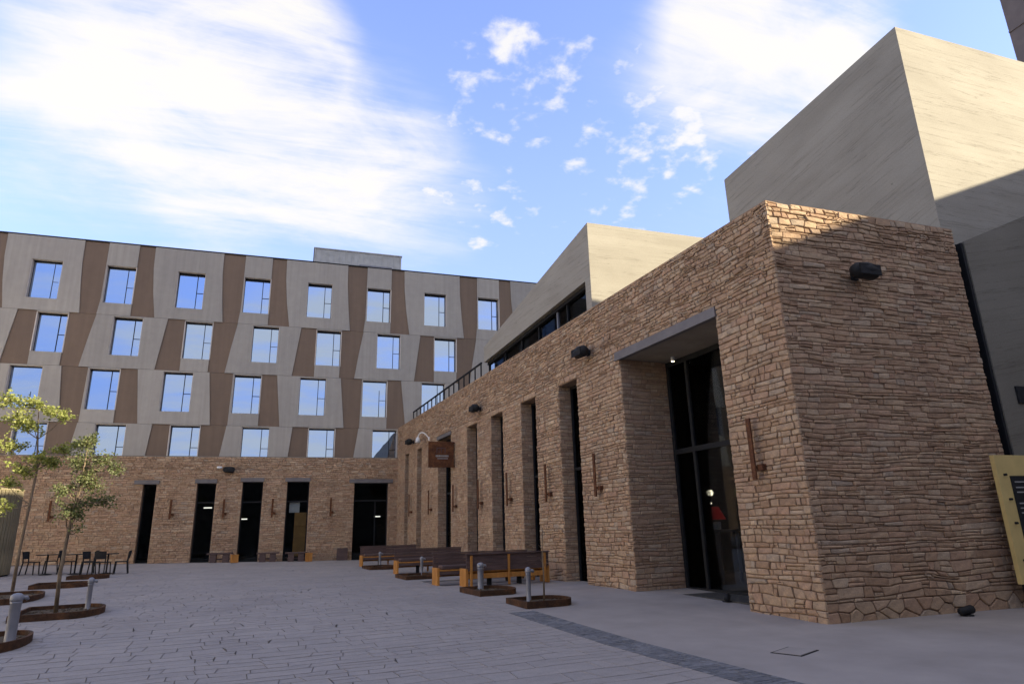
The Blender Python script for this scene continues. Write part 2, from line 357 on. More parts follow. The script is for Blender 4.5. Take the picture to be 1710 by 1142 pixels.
def courses(u0, u1, v0, v1, cw, ch, seed, wav=.35, tilt=.10, split=.10):
    r = random.Random(seed); vs = [v0]
    while vs[-1] < v1 - ch * .55: vs.append(vs[-1] + ch * r.uniform(.65, 1.4))
    sc_ = (v1 - v0) / (vs[-1] - v0); vs = [v0 + (v - v0) * sc_ for v in vs]; n = len(vs)
    def bd(i, u):
        if i == 0 or i == n - 1: return vs[i]
        return vs[i] + ch * wav * (noise.noise((u * 1.1, i * .37, seed * .13)) + .35 * noise.noise((u * 4.5, i * 1.7, seed * .31)))
    res = []
    for i in range(n - 1):
        us = [u0]; u = u0 + cw * r.uniform(.3, 1.1)
        while u < u1 - cw * .3: us.append(u); u += cw * r.choice((.5, .7, .85, 1, 1.2, 1.5, 1.9)) * r.uniform(.85, 1.15)
        us.append(u1); tl = [0] + [r.uniform(-1, 1) * tilt * ch for _ in us[1:-1]] + [0]
        for a in range(len(us) - 1):
            A, B, ta, tb = us[a], us[a + 1], tl[a], tl[a + 1]; m1_ = A + (B - A) * r.uniform(.35, .65)
            lo = [(A - ta, bd(i, A)), (m1_, bd(i, m1_)), (B - tb, bd(i, B))]; hi = [(B + tb, bd(i + 1, B)), (m1_, bd(i + 1, m1_)), (A + ta, bd(i + 1, A))]
            if r.random() < split and vs[i + 1] - vs[i] > ch * .9:
                f = r.uniform(.4, .6); mid = [(x, y + (Y - y) * f) for (x, y), (X, Y) in zip(lo, hi[::-1])]
                res += [lo + mid[::-1], mid + hi]
            else: res.append(lo + hi)
    return res
def area(p): return abs(sum(p[i][0] * p[(i + 1) % len(p)][1] - p[(i + 1) % len(p)][0] * p[i][1] for i in range(len(p)))) / 2
def stone_geo(poly, gap, h, bev, r, cut=.13, rough=.004):
    n = len(poly); A = area(poly)
    if A < .0008: return None
    cx = sum(p[0] for p in poly) / n; cy = sum(p[1] for p in poly) / n
    sgn = 1 if sum(poly[i][0] * poly[(i + 1) % n][1] - poly[(i + 1) % n][0] * poly[i][1] for i in range(n)) > 0 else -1
    def shr(ps, g):
        o = []; m_ = len(ps)
        for q in range(m_):
            (ax, ay), (bx, by), (cx_, cy_) = ps[q - 1], ps[q], ps[(q + 1) % m_]
            e1, e2 = (bx - ax, by - ay), (cx_ - bx, cy_ - by); l1, l2 = math.hypot(*e1) or 1e-6, math.hypot(*e2) or 1e-6
            nx_, ny_ = -e1[1] / l1 - e2[1] / l2, e1[0] / l1 + e2[0] / l2; d = max(.5, (nx_ * nx_ + ny_ * ny_) / 2)
            x, y = bx + sgn * g * nx_ / d, by + sgn * g * ny_ / d
            o.append((x, y))
        return o
    out = []
    for i in range(n):                       # drop tiny edges, cut the corners
        a, b = poly[i], poly[(i + 1) % n]
        if math.hypot(a[0] - b[0], a[1] - b[1]) < .012: continue
        out += [(a[0] + (b[0] - a[0]) * cut, a[1] + (b[1] - a[1]) * cut), (a[0] + (b[0] - a[0]) * (1 - cut), a[1] + (b[1] - a[1]) * (1 - cut))]
    if len(out) < 6: return None
    out = shr(out, gap); inn = shr(out, bev); m = len(out)
    tx, ty = (r.uniform(-.05, .05), r.uniform(-.08, .08)) if rough > .001 else (r.uniform(-.002, .002), r.uniform(-.002, .002))
    vs = [(x, y, -.02) for x, y in out] + [(x, y, max(.004, h - bev * .8 + tx * (x - cx) + ty * (y - cy))) for x, y in out]
    vs += [(x, y, h + tx * (x - cx) + ty * (y - cy) + r.uniform(-rough, rough)) for x, y in inn] + [(cx, cy, h + r.uniform(0, rough * 1.6))]
    fs = []
    for i in range(m):
        j = (i + 1) % m
        fs += [(i, j, m + j, m + i), (m + i, m + j, 2 * m + j, 2 * m + i), (2 * m + i, 2 * m + j, 3 * m)]
    return vs, fs
def warp(u, v, reg, amp, seed):
    e = min(u - reg[0], reg[1] - u, v - reg[2], reg[3] - v); f = max(0, min(1, e / .35)) * amp
    return (u + f * noise.noise((u * 1.3 + seed, v * 1.3, 3.1)), v + f * noise.noise((u * .8, v * 1.6 + seed, 9.4)))
class StoneSet:
    def __init__(s): s.items = []
    def field(s, O, U, N, reg, cw, ch, k, jit, seed, wall, amp=.06, gap=.0065, h=(.02, .045), bev=.012, V=Vector((0, 0, 1)), zf=None, wav=.35, cut=.11, tilt=.10, split=.10):
        r = random.Random(seed * 3 + 1); flip = U.cross(V).dot(N) < 0
        for poly in (courses(*reg, cw, ch, seed, wav, tilt, split) if k == 0 else cells(*reg, cw, ch, k, jit, seed)):
            if amp: poly = [warp(u, v, reg, amp, seed) for u, v in poly]
            g = stone_geo(poly, gap * r.uniform(.7, 1.5), r.uniform(*h), bev, r, cut) if cut > .05 else stone_geo(poly, gap, r.uniform(*h), bev, r, cut, .0006)
            if not g: continue
            vs = [O + U * a + V * b + N * c for a, b, c in g[0]]
            if zf: vs = [q + Vector((0, 0, zf(q.x, q.y))) for q in vs]
            fs = [f[::-1] for f in g[1]] if flip else g[1]
            c = vs[-1]; d = c - CAMP; L = d.length
            seen = (c - CAMP).dot(fw) / L > .62
            px = area(poly) * max(0, -d.normalized().dot(N)) / (L * L) if seen else 0
            s.items.append((px, vs, fs, r.random(), wall))
    def emit(s, name, rest, mat, thing_, n=300):
        s.items.sort(key=lambda t: -t[0])
        for px, vs, fs, t, wall in s.items[:n]:
            c = sum(vs, Vector()) / len(vs); off = Vector((0, 0, 0)); p = wall
            while p: off += p.location; p = p.parent
            me = bpy.data.meshes.new(name); me.from_pydata([tuple(q - c) for q in vs], [], fs)
            at = me.attributes.new('tint', 'FLOAT', 'FACE'); at.data.foreach_set('value', [t] * len(fs))
            me.materials.append(MATS[mat]); o = bpy.data.objects.new(name, me); link(o, wall); o.location = c - off
        mb = MB()
        for px, vs, fs, t, wall in s.items[n:]: mb.add(vs, fs, t)
        off = Vector((0, 0, 0)); p = thing_
        while p: off += p.location; p = p.parent
        me = bpy.data.meshes.new(rest); me.from_pydata([tuple(Vector(q) - off) for q in mb.v], [], mb.f)
        at = me.attributes.new('tint', 'FLOAT', 'FACE'); at.data.foreach_set('value', mb.t)
        me.materials.append(MATS[mat]); o = link(bpy.data.objects.new(rest, me), thing_); o['kind'] = 'stuff'
        return o

# ================================================================== GROUND
mb = MB(); xs = [-400, -120, -60, -40] + list(range(-30, 31, 2)) + [40, 60, 120, 400]; ys = [-400, -120, -60, -30] + list(range(-20, 61, 2)) + [80, 120, 400, 900]
for y in ys:
    for x in xs: mb.v.append((x, y, gz(x, y) - .03))
nx = len(xs)
for j in range(len(ys) - 1):
    for i in range(nx - 1): mb.f.append((j * nx + i, j * nx + i + 1, (j + 1) * nx + i + 1, (j + 1) * nx + i)); mb.t.append(.5)
ground = mb.build('plaza_ground', 'joint', None, smooth=True); ground['kind'] = 'structure'; ground['label'] = 'grey stamped paving of the open plaza'
# smooth apron beside the stone building and round the paving
def sheet(name, quad, mat, lift, n=24, parent=None):
    mb = MB()
    for j in range(n + 1):
        for i in range(n + 1):
            a, b = i / n, j / n
            p = (Vector(quad[0]) * (1 - a) + Vector(quad[1]) * a) * (1 - b) + (Vector(quad[3]) * (1 - a) + Vector(quad[2]) * a) * b
            mb.v.append((p.x, p.y, gz(p.x, p.y) + lift))
    for j in range(n):
        for i in range(n): q = j * (n + 1) + i; mb.f.append((q, q + 1, q + n + 2, q + n + 1)); mb.t.append(.5)
    o = mb.build(name, mat, parent, smooth=True); o['kind'] = 'structure'; return o
PE = 3.95           # paving ends this far out from the long wall
q = lambda s, off: tuple(LW(s, off, 0).xy)
ap = sheet('concrete_apron', [q(-16, 3.4), q(-16, -40), q(9.9, -40), q(9.9, 3.4)], 'apron', .0, 40)
ap2 = sheet('far_apron', [(-60, 60), (-60, -60), (-15.2, -60), (-15.2, 60)], 'ground', .0, 30)
ap3 = sheet('rear_apron', [(-15.2, 3.2), (-15.2, -60), (60, -60), (60, -7.9)], 'ground', -.004, 30)
pav = StoneSet()
def pjit(u, v): return .10 + .22 * max(0, (8 - u) / 5 - max(0, v + 1) * .25) + .06 * noise.noise((u * .25, v * .25, 5.5))
# paving laid parallel to the long wall: u along the outward direction, v along the wall
pav.field(C0, N1, Vector((0, 0, 1)), (PE, 23.2, -6.5, 12), .50, .31, 0, .1, 11, ground, .03, .0045, (-.001, .0015), .004, D1, gz, .22, .025)
pav.field(C0, N1, Vector((0, 0, 1)), (.3, 23.2, 12.0, 29.4), .52, .34, 0, .1, 12, ground, .03, .003, (-.001, .001), .004, D1, gz, .2, .025)
pav.field(C0, N1, Vector((0, 0, 1)), (PE - .54, PE, 3.8, 12), .50, .31, 0, .1, 14, ground, .0, .0045, (-.001, .0015), .004, D1, gz, .2, .025)
pav.emit('paving_stone', 'paving_stones_far', 'paving', ground)
sett = StoneSet()
sett.field(C0, N1, Vector((0, 0, 1)), (PE - .54, PE, -6.5, 3.795), .18, .11, 0, .15, 13, ground, 0, .004, (-.002, .003), .006, D1, gz)
sett.emit('sett', 'setts_far', 'dark_sett', ground, 120)

# ================================================================== HOTEL BLOCK (panelled facade)
FY = 39.0
hotel = thing('hotel_building', 'five storey block clad in grey and brown angled panels behind the plaza', 'building', (0, FY, 0))
MB().box(-22, 26, FY + .36, FY + 13, 5.5, 17.62).build('wall', 'interior_dark', hotel)
MB().box(-22.1, 26.1, FY - .06, FY + 13.1, 17.705, 17.78).build('roof_edge', 'dark_metal', hotel)
def edge(pts):
    pts = sorted(pts, reverse=True)
    def f(z):
        if z >= pts[0][0]: return pts[0][1]
        for (za, ua), (zb, ub) in zip(pts, pts[1:]):
            if z >= zb: return ua + (ub - ua) * (za - z) / (za - zb)
        return pts[-1][1]
    f.z = [p[0] for p in pts]; return f
c_ = lambda u: edge([(20, u), (0, u)])
P_ = 7.17
def sh(e, d):
    f = lambda z: e(z) + d
    f.z = e.z; return f
ROWS = []
e1l, e1r, e2r = edge([(17.7, -1.22), (16.4, -1.2), (15.0, -1.1), (13.45, -.95)]), edge([(17.7, -.02), (14.3, -.05), (13.45, -.14)]), edge([(17.7, 2.31), (16.4, 2.34), (15.0, 2.47), (13.45, 2.70)])
ROWS.append((17.7, 13.46, 14.15, 16.35, [('b', e1l, e1r, None), ('l', e1r, c_(1.5), (0.0, 1.5)), ('b', c_(1.5), e2r, None), ('l', e2r, sh(e1l, P_), (3.6, 5.09))]))
a1, a2, a3 = edge([(13.45, -1.4), (10.47, -1.46)]), edge([(13.45, -.12), (12, -.36), (10.47, -.58)]), edge([(13.45, 3.40), (10.47, 3.03)])
ROWS.append((13.45, 10.48, 11.2, 13.38, [('b', a1, a2, None), ('l', a2, a3, (.7, 2.18)), ('b', a3, c_(4.28), None), ('l', c_(4.28), sh(a1, P_), (4.28, 5.75))]))
b1, b2, b3 = edge([(10.47, -1.35), (7.5, -1.06)]), edge([(10.47, -.11), (7.5, -.17)]), edge([(10.47, 2.24), (7.5, 2.56)])
ROWS.append((10.47, 7.5, 8.2, 10.4, [('b', b1, b2, None), ('l', b2, c_(1.42), (-.07, 1.42)), ('b', c_(1.42), b3, None), ('l', b3, sh(b1, P_), (3.5, 5.02))]))
d1, d2, d3 = c_(-1.5), edge([(7.5, -.2), (4.5, -.62)]), edge([(7.5, 3.28), (4.5, 3.0)])
ROWS.append((7.49, 4.5, 5.24, 7.44, [('b', d1, d2, None), ('l', d2, d3, (.6, 2.08)), ('b', d3, c_(4.15), None), ('l', c_(4.15), sh(d1, P_), (4.15, 5.66))]))
def plate(slabs, y0, y1):
    bm = bmesh.new()
    for (xa, xb, za), (xc, xd, zb) in slabs:       # top and bottom edges
        bm.faces.new([bm.verts.new(p) for p in ((xa, y0, za), (xb, y0, za), (xd, y0, zb), (xc, y0, zb))])
    bmesh.ops.remove_doubles(bm, verts=bm.verts, dist=.0015)
    r = bmesh.ops.extrude_face_region(bm, geom=list(bm.faces))
    for v in r['geom']:
        if isinstance(v, bmesh.types.BMVert): v.co.y = y1
    bmesh.ops.recalc_face_normals(bm, faces=bm.faces)
    return bm
def bm_obj(name, bm, mat, parent, off=(0, 0, 0)):
    me = bpy.data.meshes.new(name)
    bmesh.ops.translate(bm, verts=bm.verts, vec=-Vector(off)); bm.to_mesh(me); bm.free()
    me.materials.append(MATS[mat]); return link(bpy.data.objects.new(name, me), parent)
G = .0012
win_frame = {}
for ri, (zt, zb, wz0, wz1, segs) in enumerate(ROWS):
    for kper in range(-2, 4):
        X0 = -3.55 + P_ * kper
        for si, (kind, eL, eR, win) in enumerate(segs):
            zs = sorted({zt - G, zb + G} | {z for z in eL.z + eR.z if zb < z < zt} | ({wz0, wz1} if win else set()), reverse=True)
            y0 = FY - .06 if kind == 'l' else FY
            sl_ = []
            for za, zb_ in zip(zs, zs[1:]):
                L = [(eL(z) + X0 + G, eR(z) + X0 - G) for z in (za, zb_)]
                if win and zb_ < wz1 - 1e-4 and za > wz0 + 1e-4:
                    wa, wb = win[0] + X0, win[1] + X0
                    if wa - min(L[0][0], L[1][0]) > .03: sl_.append(((L[0][0], wa, za), (L[1][0], wa, zb_)))
                    if max(L[0][1], L[1][1]) - wb > .03: sl_.append(((wb, L[0][1], za), (wb, L[1][1], zb_)))
                else: sl_.append(((L[0][0], L[0][1], za), (L[1][0], L[1][1], zb_)))
            groups = [[q_ for q_ in sl_ if q_[0][2] > wz1 - 1e-4], [q_ for q_ in sl_ if q_[0][2] <= wz1 - 1e-4]] if win and win[0] - eL(12) < .2 and eR(12) - win[1] < .2 and ri in (1, 3) else [sl_]
            for gq in groups:
                if gq: bm_obj('panel', plate(gq, y0, FY + .36), 'panel_light' if kind == 'l' else 'panel_brown', hotel, (0, FY, 0))
            if win:
                wa, wb = win; w = round(wb - wa, 2); key = w
                if key not in win_frame:
                    f = MB(); t = .035; hh = wz1 - wz0
                    f.box(0, w, -.03, .30, -.03, .0).box(0, w, -.03, .30, hh - .004, hh + .03)
                    f.box(-.012, t, -.03, .30, 0, hh).box(w - t, w + .012, -.03, .30, 0, hh)
                    me1 = f.build('window', 'frame_pale', None); d = MB()
                    mxp = w * .70
                    d.box(t, w - t, .25, .29, 0, .02).box(t, w - t, .16, .29, hh - .045, hh - .005).box(t, t + .022, .251, .289, .021, hh - .061).box(w - t - .022, w - t, .251, .289, .021, hh - .061)
                    d.box(mxp - .018, mxp + .018, .252, .288, .021, hh - .061).box(mxp + .019, w - t - .023, .254, .286, hh * .47, hh * .47 + .03)
                    me2 = d.build('frame', 'dark_metal', None); p = MB()
                    p.box(t, w - t, .272, .282, .002, hh - .006); me3 = p.build('pane', 'window_glass', None)
                    win_frame[key] = (me1.data, me2.data, me3.data)
                    for q_ in (me1, me2, me3): bpy.data.objects.remove(q_)
                m1, m2, m3 = win_frame[key]
                wo = link(bpy.data.objects.new('window', m1), hotel); wo.location = (X0 + wa, 0, wz0)
                link(bpy.data.objects.new('frame', m2), wo)
                po = link(bpy.data.objects.new('pane', m3), wo); po.rotation_euler = (rnd.uniform(-.010, .012), 0, rnd.uniform(-.012, .012))
# plant room on the roof
ph = MB().box(.35, 6.15, 42, 47, 17.78, 20.0).build('plant_room', 'roof_metal', hotel)
for i in range(15):
    x = .37 + i * .405
    MB().box(x, x + .055, 41.95, 42, 17.8, 19.99).build('seam_rib', 'roof_metal', ph)
MB().box(.3, 6.2, 41.94, 47.05, 20.001, 20.06).build('cap', 'roof_metal', ph)
MB().box(3.1, 5.15, FY + .3, FY + 1.5, 17.79, 18.02).build('roof_hatch', 'grey_metal', hotel)

# ================================================================== STONE PODIUM under the hotel
PY = 38.5
pod = thing('stone_podium', 'low rubble stone wall with dark shop openings below the panelled block', 'building', (-5, PY, 0))
OPN = [(-7.4, -6.78, 4.29), (-4.85, -3.93, 4.33), (-2.62, -1.58, 4.40), (-.33, .84, 4.40), (3.28, 5.2, 4.32)]
PT = 5.72
pw = MB(); x = -21.0
for a, b, t in OPN: pw.box(x, a, PY, PY + .45, 0, PT - .02); pw.box(a, b, PY + .002, PY + .45, t, PT - .022); x = b
pw.box(x, 5.9, PY, PY + .45, 0, PT - .02)
podw = pw.build('wall', 'mortar', pod)
MB().box(-21, 5.9, PY - .02, FY + .3, PT - .015, PT + .03).build('coping', 'concrete_plain', pod, uvf=auv)
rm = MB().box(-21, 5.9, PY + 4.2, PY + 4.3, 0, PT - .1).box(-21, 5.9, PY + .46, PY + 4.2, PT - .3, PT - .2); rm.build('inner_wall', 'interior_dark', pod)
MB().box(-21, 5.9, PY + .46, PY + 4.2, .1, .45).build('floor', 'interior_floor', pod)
for i, (a, b, t) in enumerate(OPN):
    gl = MB().box(a, b, PY + .33, PY + .34, .1, t).build('shop_window', 'shop_glass', pod)
    f = MB()
    f.box(a, a + .06, PY + .3, PY + .37, .1, t).box(b - .06, b, PY + .3, PY + .37, .1, t).box(a + .06, b - .06, PY + .3, PY + .37, t - .07, t)
    if b - a > .7: f.box(a + .061, b - .061, PY + .301, PY + .369, 3.3, 3.38)
    if b - a > 1.5: f.box(a + 1.2, a + 1.26, PY + .29, PY + .36, .1, 3.29)
    f.build('frame', 'dark_metal', gl)
    ov = .42 if i == 0 else (.28 if i == 4 else .12)
    MB().box(a - ov, b + (.12 if i == 0 else .25 if i == 4 else .03), PY - .09, PY + .3, t - .01, t + .2).build('lintel', 'lintel_metal', pod, .008)
ps = StoneSet()
UX = Vector((1, 0, 0)); NY = Vector((0, -1, 0))
def pjit2(u, v): return .22 + .15 * noise.noise((u * .3, v * .5, 1.5))
x = -21.0; O_ = Vector((0, PY, 0)); sd = 40
for a, b, t in OPN + [(5.9, 5.9, 5)]:
    ps.field(O_, UX, NY, (x, a, 0, 4.55), .22, .10, 0, pjit2, sd, podw, .03, .0045); sd += 1
    if b > a and t < 4.5: ps.field(O_, UX, NY, (a, b, t + .2, 4.55 + .001 if t + .2 >= 4.5 else 4.55), .28, .06, .3, .2, sd, podw, 0)
    sd += 1; x = b
ps.field(O_, UX, NY, (-21, 5.9, 4.56, PT), .21, .105, 0, 0, 77, podw, .06, wav=.6, tilt=.38, split=.22)
ps.emit('stone', 'stone_rubble', 'stone', pod)

# ================================================================== LONG STONE BUILDING
HT = 7.5; XE = 13.05
sb = thing('stone_building', 'long rubble stone building with tall slots and a deep doorway, nearest corner at right', 'building', (8.25, 9.06, 0))
SL = [(1.7, 5.4), (7.7, 8.9), (10.52, 11.75), (13.36, 14.58), (16.1, 17.34), (19.5, 21.5), (24.36, 25.3), (27.0, 27.87)]
ST = 5.72; SEND = 29.75
lw = MB(); s0 = 0.0
for a, b in SL: lw.fbox(LW, s0, a, -.5, 0, -.1, ST + .1); s0 = b
lw.fbox(LW, s0, SEND, -.5, 0, -.1, ST + .1); lw.fbox(LW, 0, SEND, -.5, 0, ST + .1, HT - .03)
for a, b in SL: lw.fbox(LW, a, b, -.499, -.002, ST, ST + .1)
wl1 = lw.build('long_wall', 'mortar', sb)
nw = MB().box(8.25, XE, 9.06, 9.56, -.1, HT - .03); wl2 = nw.build('end_wall', 'mortar', sb)
side = MB().box(XE - .45, XE, 9.56, 16, -.1, HT - .03).build('side_wall', 'mortar', sb)
MB().prism([tuple(LW(-.0, -.52, 0).xy), (XE - .2, 9.3), (XE + 9, 12.0), (XE + 9, 36), tuple(LW(SEND, -.52, 0).xy)], 6.9, 7.02).build('roof', 'concrete_plain', sb, uvf=auv)
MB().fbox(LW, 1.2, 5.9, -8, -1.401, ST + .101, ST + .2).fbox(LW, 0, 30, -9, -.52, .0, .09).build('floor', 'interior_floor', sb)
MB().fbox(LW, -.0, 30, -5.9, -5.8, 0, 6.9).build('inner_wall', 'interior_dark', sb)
# slot windows
for i, (a, b) in enumerate(SL[1:]):
    gl = MB().fbox(LW, a, b, -.455, -.445, .05, ST).build('slot_window', 'shop_glass', sb)
    f = MB().fbox(LW, a, a + .09, -.48, -.40, .05, ST).fbox(LW, b - .06, b, -.48, -.40, .05, ST).fbox(LW, a + .091, b - .061, -.479, -.401, ST - .08, ST).fbox(LW, a + .091, b - .061, -.479, -.401, 3.2, 3.28)
    f.build('frame', 'dark_metal', gl)
    if i == 4: MB().fbox(LW, a - .1, b + .1, -.1, .06, ST + .0, ST + .16).build('lintel', 'lintel_metal', sb, .006)
# deep doorway
for a in (5.4, 1.2): MB().fbox(LW, a, a + .5, -1.45, -.5, -.1, ST + .1).build('doorway_wall', 'mortar', sb)
MB().fbox(LW, 1.7, 5.4, -1.6, -.02, ST - .01, ST + .06).build('soffit', 'soffit', sb)
MB().fbox(LW, 1.66, 5.56, -.06, .075, ST - .03, ST + .19).build('lintel', 'lintel_metal', sb, .006)
dg = MB().fbox(LW, 1.7, 5.4, -1.455, -1.445, .05, ST - .01).build('door_glazing', 'shop_glass', sb)
f = MB()
for a in (1.7, 3.1, 4.55, 5.31): f.fbox(LW, a, a + .09, -1.5, -1.4, .05, ST - .02)
f.fbox(LW, 1.791, 5.309, -1.499, -1.401, 3.3, 3.42).fbox(LW, 1.791, 5.309, -1.499, -1.401, .05, .14).fbox(LW, 1.791, 5.309, -1.499, -1.401, 5.58, 5.7)
f.build('frame', 'dark_metal', dg)
ss = StoneSet()
def ljit(u, v): return .17 + .20 * max(0, noise.noise((u * .35, v * .6, 2.5)) + .1) + .18 * max(0, (.9 - v))
s0 = -.035; sd = 100; TOPB = ST + .2
for a, b in SL + [(SEND, SEND)]:
    ss.field(C0, D1, N1, (s0, a, .62, TOPB), .20, .098, 0, ljit, sd, wl1, .03, .006 if s0 < 9 else .004, (.02, .045) if s0 < 9 else (.014, .032))
    ss.field(C0, D1, N1, (s0, a, -.05, .615), .25, .125, 0, 0, sd + 1, wl1, .05, .007, wav=.55, tilt=.3, split=.2)
    sd += 2; s0 = b
ss.field(C0, D1, N1, (-.035, SEND, TOPB + .005, HT), .18, .092, 0, 0, 131, wl1, .07, wav=.62, tilt=.38, split=.22)
for a, b in SL: 
    if (a, b) not in (SL[0], SL[5]): ss.field(C0, D1, N1, (a, b, ST + .01, TOPB), .3, .17, .4, .2, sd, wl1, 0); sd += 1
# end wall towards the street: thin courses, rougher at the foot
ss.field(C0, UX, NY, (0, XE - 8.25, 1.02, 6.92), .27, .082, 0, lambda u, v: .14 + .16 * max(0, noise.noise((u * .7, v * .9, 7.5))), 201, wl2, .03, .0045, (.010, .042), .012, wav=.5)
ss.field(C0, UX, NY, (0, XE - 8.25, 6.925, HT), .20, .10, 0, 0, 202, wl2, .05, .007, (.02, .045), wav=.6, tilt=.35, split=.2)
ss.field(C0, UX, NY, (0, XE - 8.25, .30, 1.015), .29, .115, 0, 0, 203, wl2, .06, .006, wav=.6, tilt=.28, split=.2)
ss.field(C0, UX, NY, (0, XE - 8.25, -.05, .30), .30, .17, .62, .42, 204, wl2, .06, .008)
# reveals that face the viewer, in every slot and in the doorway
for a, b in SL:
    dep = 1.40 if a < 2 else .40
    P = LW(b, 0, 0); ss.field(P, -N1, -D1, (-.02, dep, -.05, ST - .01), .30, .095, 0, .15, sd, wl1, .04, .007, (.008, .02)); sd += 1
    P = LW(a, 0, 0); ss.field(P, -N1, D1, (-.02, dep, -.05, ST - .01), .30, .10, 0, .15, sd, wl1, .04, .007, (.008, .02)); sd += 1
ss.emit('stone', 'stone_rubble', 'stone', sb)
# stones on the wall tops
MB().fbox(LW, -.02, SEND, -.52, .02, HT - .03, HT + .012).build('wall_top', 'stone', sb, 0)
MB().box(8.83, XE, 9.04, 9.58, HT - .031, HT + .01).build('wall_top', 'stone', sb, 0)

# ================================================================== CONCRETE VOLUMES
def solid(name, label, poly, z0, z1f, mat, loc, uvf=auv, cat='building'):
    t = thing(name, label, cat, loc)
    mb = MB().prism(poly, z0, z1f); mb.build('wall', mat, t, uvf=uvf)
    return t
# sloping wedge in the middle, on the terrace behind the long wall
M0, M1 = LW(8.28, -1.0, 0), LW(17.85, -1.0, 0)
def wtop(x, y): s = (Vector((x, y, 0)) - C0).dot(D1); return 11.11 - max(0, s - 8.28) * .1745
def wuv(n, p):
    if abs(n.z) > .7: return (p.x, p.y)
    if n.x < -.7:
        s = (p - C0).dot(D1); return (s, p.z + (s - 8.28) * .1745 * (p.z - 8.9) / 2.2)
    return (p.x + 30, p.z)
wedge = thing('concrete_wedge', 'pale board marked concrete wedge rising above the stone wall in the middle', 'building', (M0.x, M0.y, 7))
def wlow(s): return 9.2 - (s - 8.28) * .048
mb = MB()
b1_, b2_ = (20.0, 17.4), (20.0, 27.0)
pts = [(M0.x, M0.y), (20.0, M0.y), (20.0, M1.y), (M1.x, M1.y)]
vs = [(M0.x, M0.y, wlow(8.28)), (20, M0.y, 7.0), (20, M1.y, 7.0), (M1.x, M1.y, wlow(17.85))] + [(x, y, wtop(*((M0.x, M0.y) if i in (0, 1) else (M1.x, M1.y)))) for i, (x, y) in enumerate(pts)]
Q = LW(8.62, -1.0, 0); Q2 = (Q.x, Q.y, wlow(8.62))
vs += [(M0.x, M0.y, 7.0), (Q.x, Q.y, 7.0), Q2, LW(8.62, -1.5, 7.0), LW(8.62, -1.5, wlow(8.62)), LW(17.85, -1.5, wlow(17.85)), (M1.x + .5, M1.y, 7.0)]
fs = [(8, 1, 5, 4, 0), (1, 2, 6, 5), (4, 5, 6, 7), (8, 0, 10, 9), (0, 4, 7, 3, 10), (9, 10, 12, 11), (10, 3, 13, 12), (2, 14, 13, 3, 7, 6)]
mb.add(vs, fs); mb.build('wall', 'concrete', wedge, uvf=wuv)
gl = MB(); 
gl.add([LW(8.62, -1.28, 7.0), LW(17.85, -1.28, 7.0), LW(17.85, -1.28, wlow(17.85)), LW(8.62, -1.28, wlow(8.62))], [(0, 1, 2, 3)])
g_ = gl.build('ribbon_window', 'window_dark' if 'window_dark' in MATS else 'shop_glass', wedge)
MB().fbox(LW, 8.62, 17.85, -1.6, -1.55, 7, 8.6).build('inner_wall', 'interior_dark', wedge)
for s in (8.66, 10.3, 11.05, 12.6, 14.2, 15.9, 17.78):
    MB().fbox(LW, s, s + .07, -1.31, -1.22, 7.0, wlow(s) + .01).build('mullion', 'grey_metal' if s == 11.05 else 'dark_metal', g_)
fr_ = MB(); fr_.add([LW(a, o, wlow(a) + dz_) for a in (8.62, 17.85) for o in (-1.32, -1.16) for dz_ in (-.12, .02)], [(0, 1, 3, 2), (4, 6, 7, 5), (0, 4, 5, 1), (2, 3, 7, 6), (0, 2, 6, 4), (1, 5, 7, 3)])
fr_.build('frame', 'dark_metal', g_)
# terrace railing
rail = thing('terrace_railing', 'dark metal railing along the terrace edge above the stone wall', 'railing', tuple(LW(17.9, -.9, 7.02)))
def rtop(s): return 8.72 - (s - 17.9) * .018
for (zo, th) in ((0, .035), (-.85, .025)):
    mb = MB(); mb.add([LW(a, o, rtop(a) + zo + d) for a in (17.9, 29.7) for o in (-.93, -.87) for d in (-th, th)], [(0, 1, 3, 2), (4, 6, 7, 5), (0, 4, 5, 1), (2, 3, 7, 6), (0, 2, 6, 4), (1, 5, 7, 3)])
    mb.build('rail', 'dark_metal', rail)
s = 17.95
while s < 29.7: MB().fbox(LW, s, s + .055, -.925, -.875, 7.02, rtop(s)).build('post', 'dark_metal', rail); s += .78
# big sloping block at right
A_, B_ = Vector((14.1, 10.0)), Vector((10.9, 13.4))
def btop(x, y): return 13.87 - (y - 10) * .903
sdir = (B_ - A_).normalized(); bl = (B_ - A_).length
def buv(n, p):
    if abs(n.z) > .75: return (p.x, p.y)
    if n.x < -.3 and n.y < .3:
        t = (p.xy - A_).dot(sdir); return (t * 1.3, p.z + 3.07 * t / bl)
    return (p.x + 50, p.z + (p.x - 14.1) * .02)
big = solid('concrete_block', 'large board marked concrete block with sunlit face above the stone corner', [tuple(A_), (18.95, 10.0), (18.95, 13.4), tuple(B_)], 6.95, btop, 'concrete', (14.1, 10, 6.9), buv)
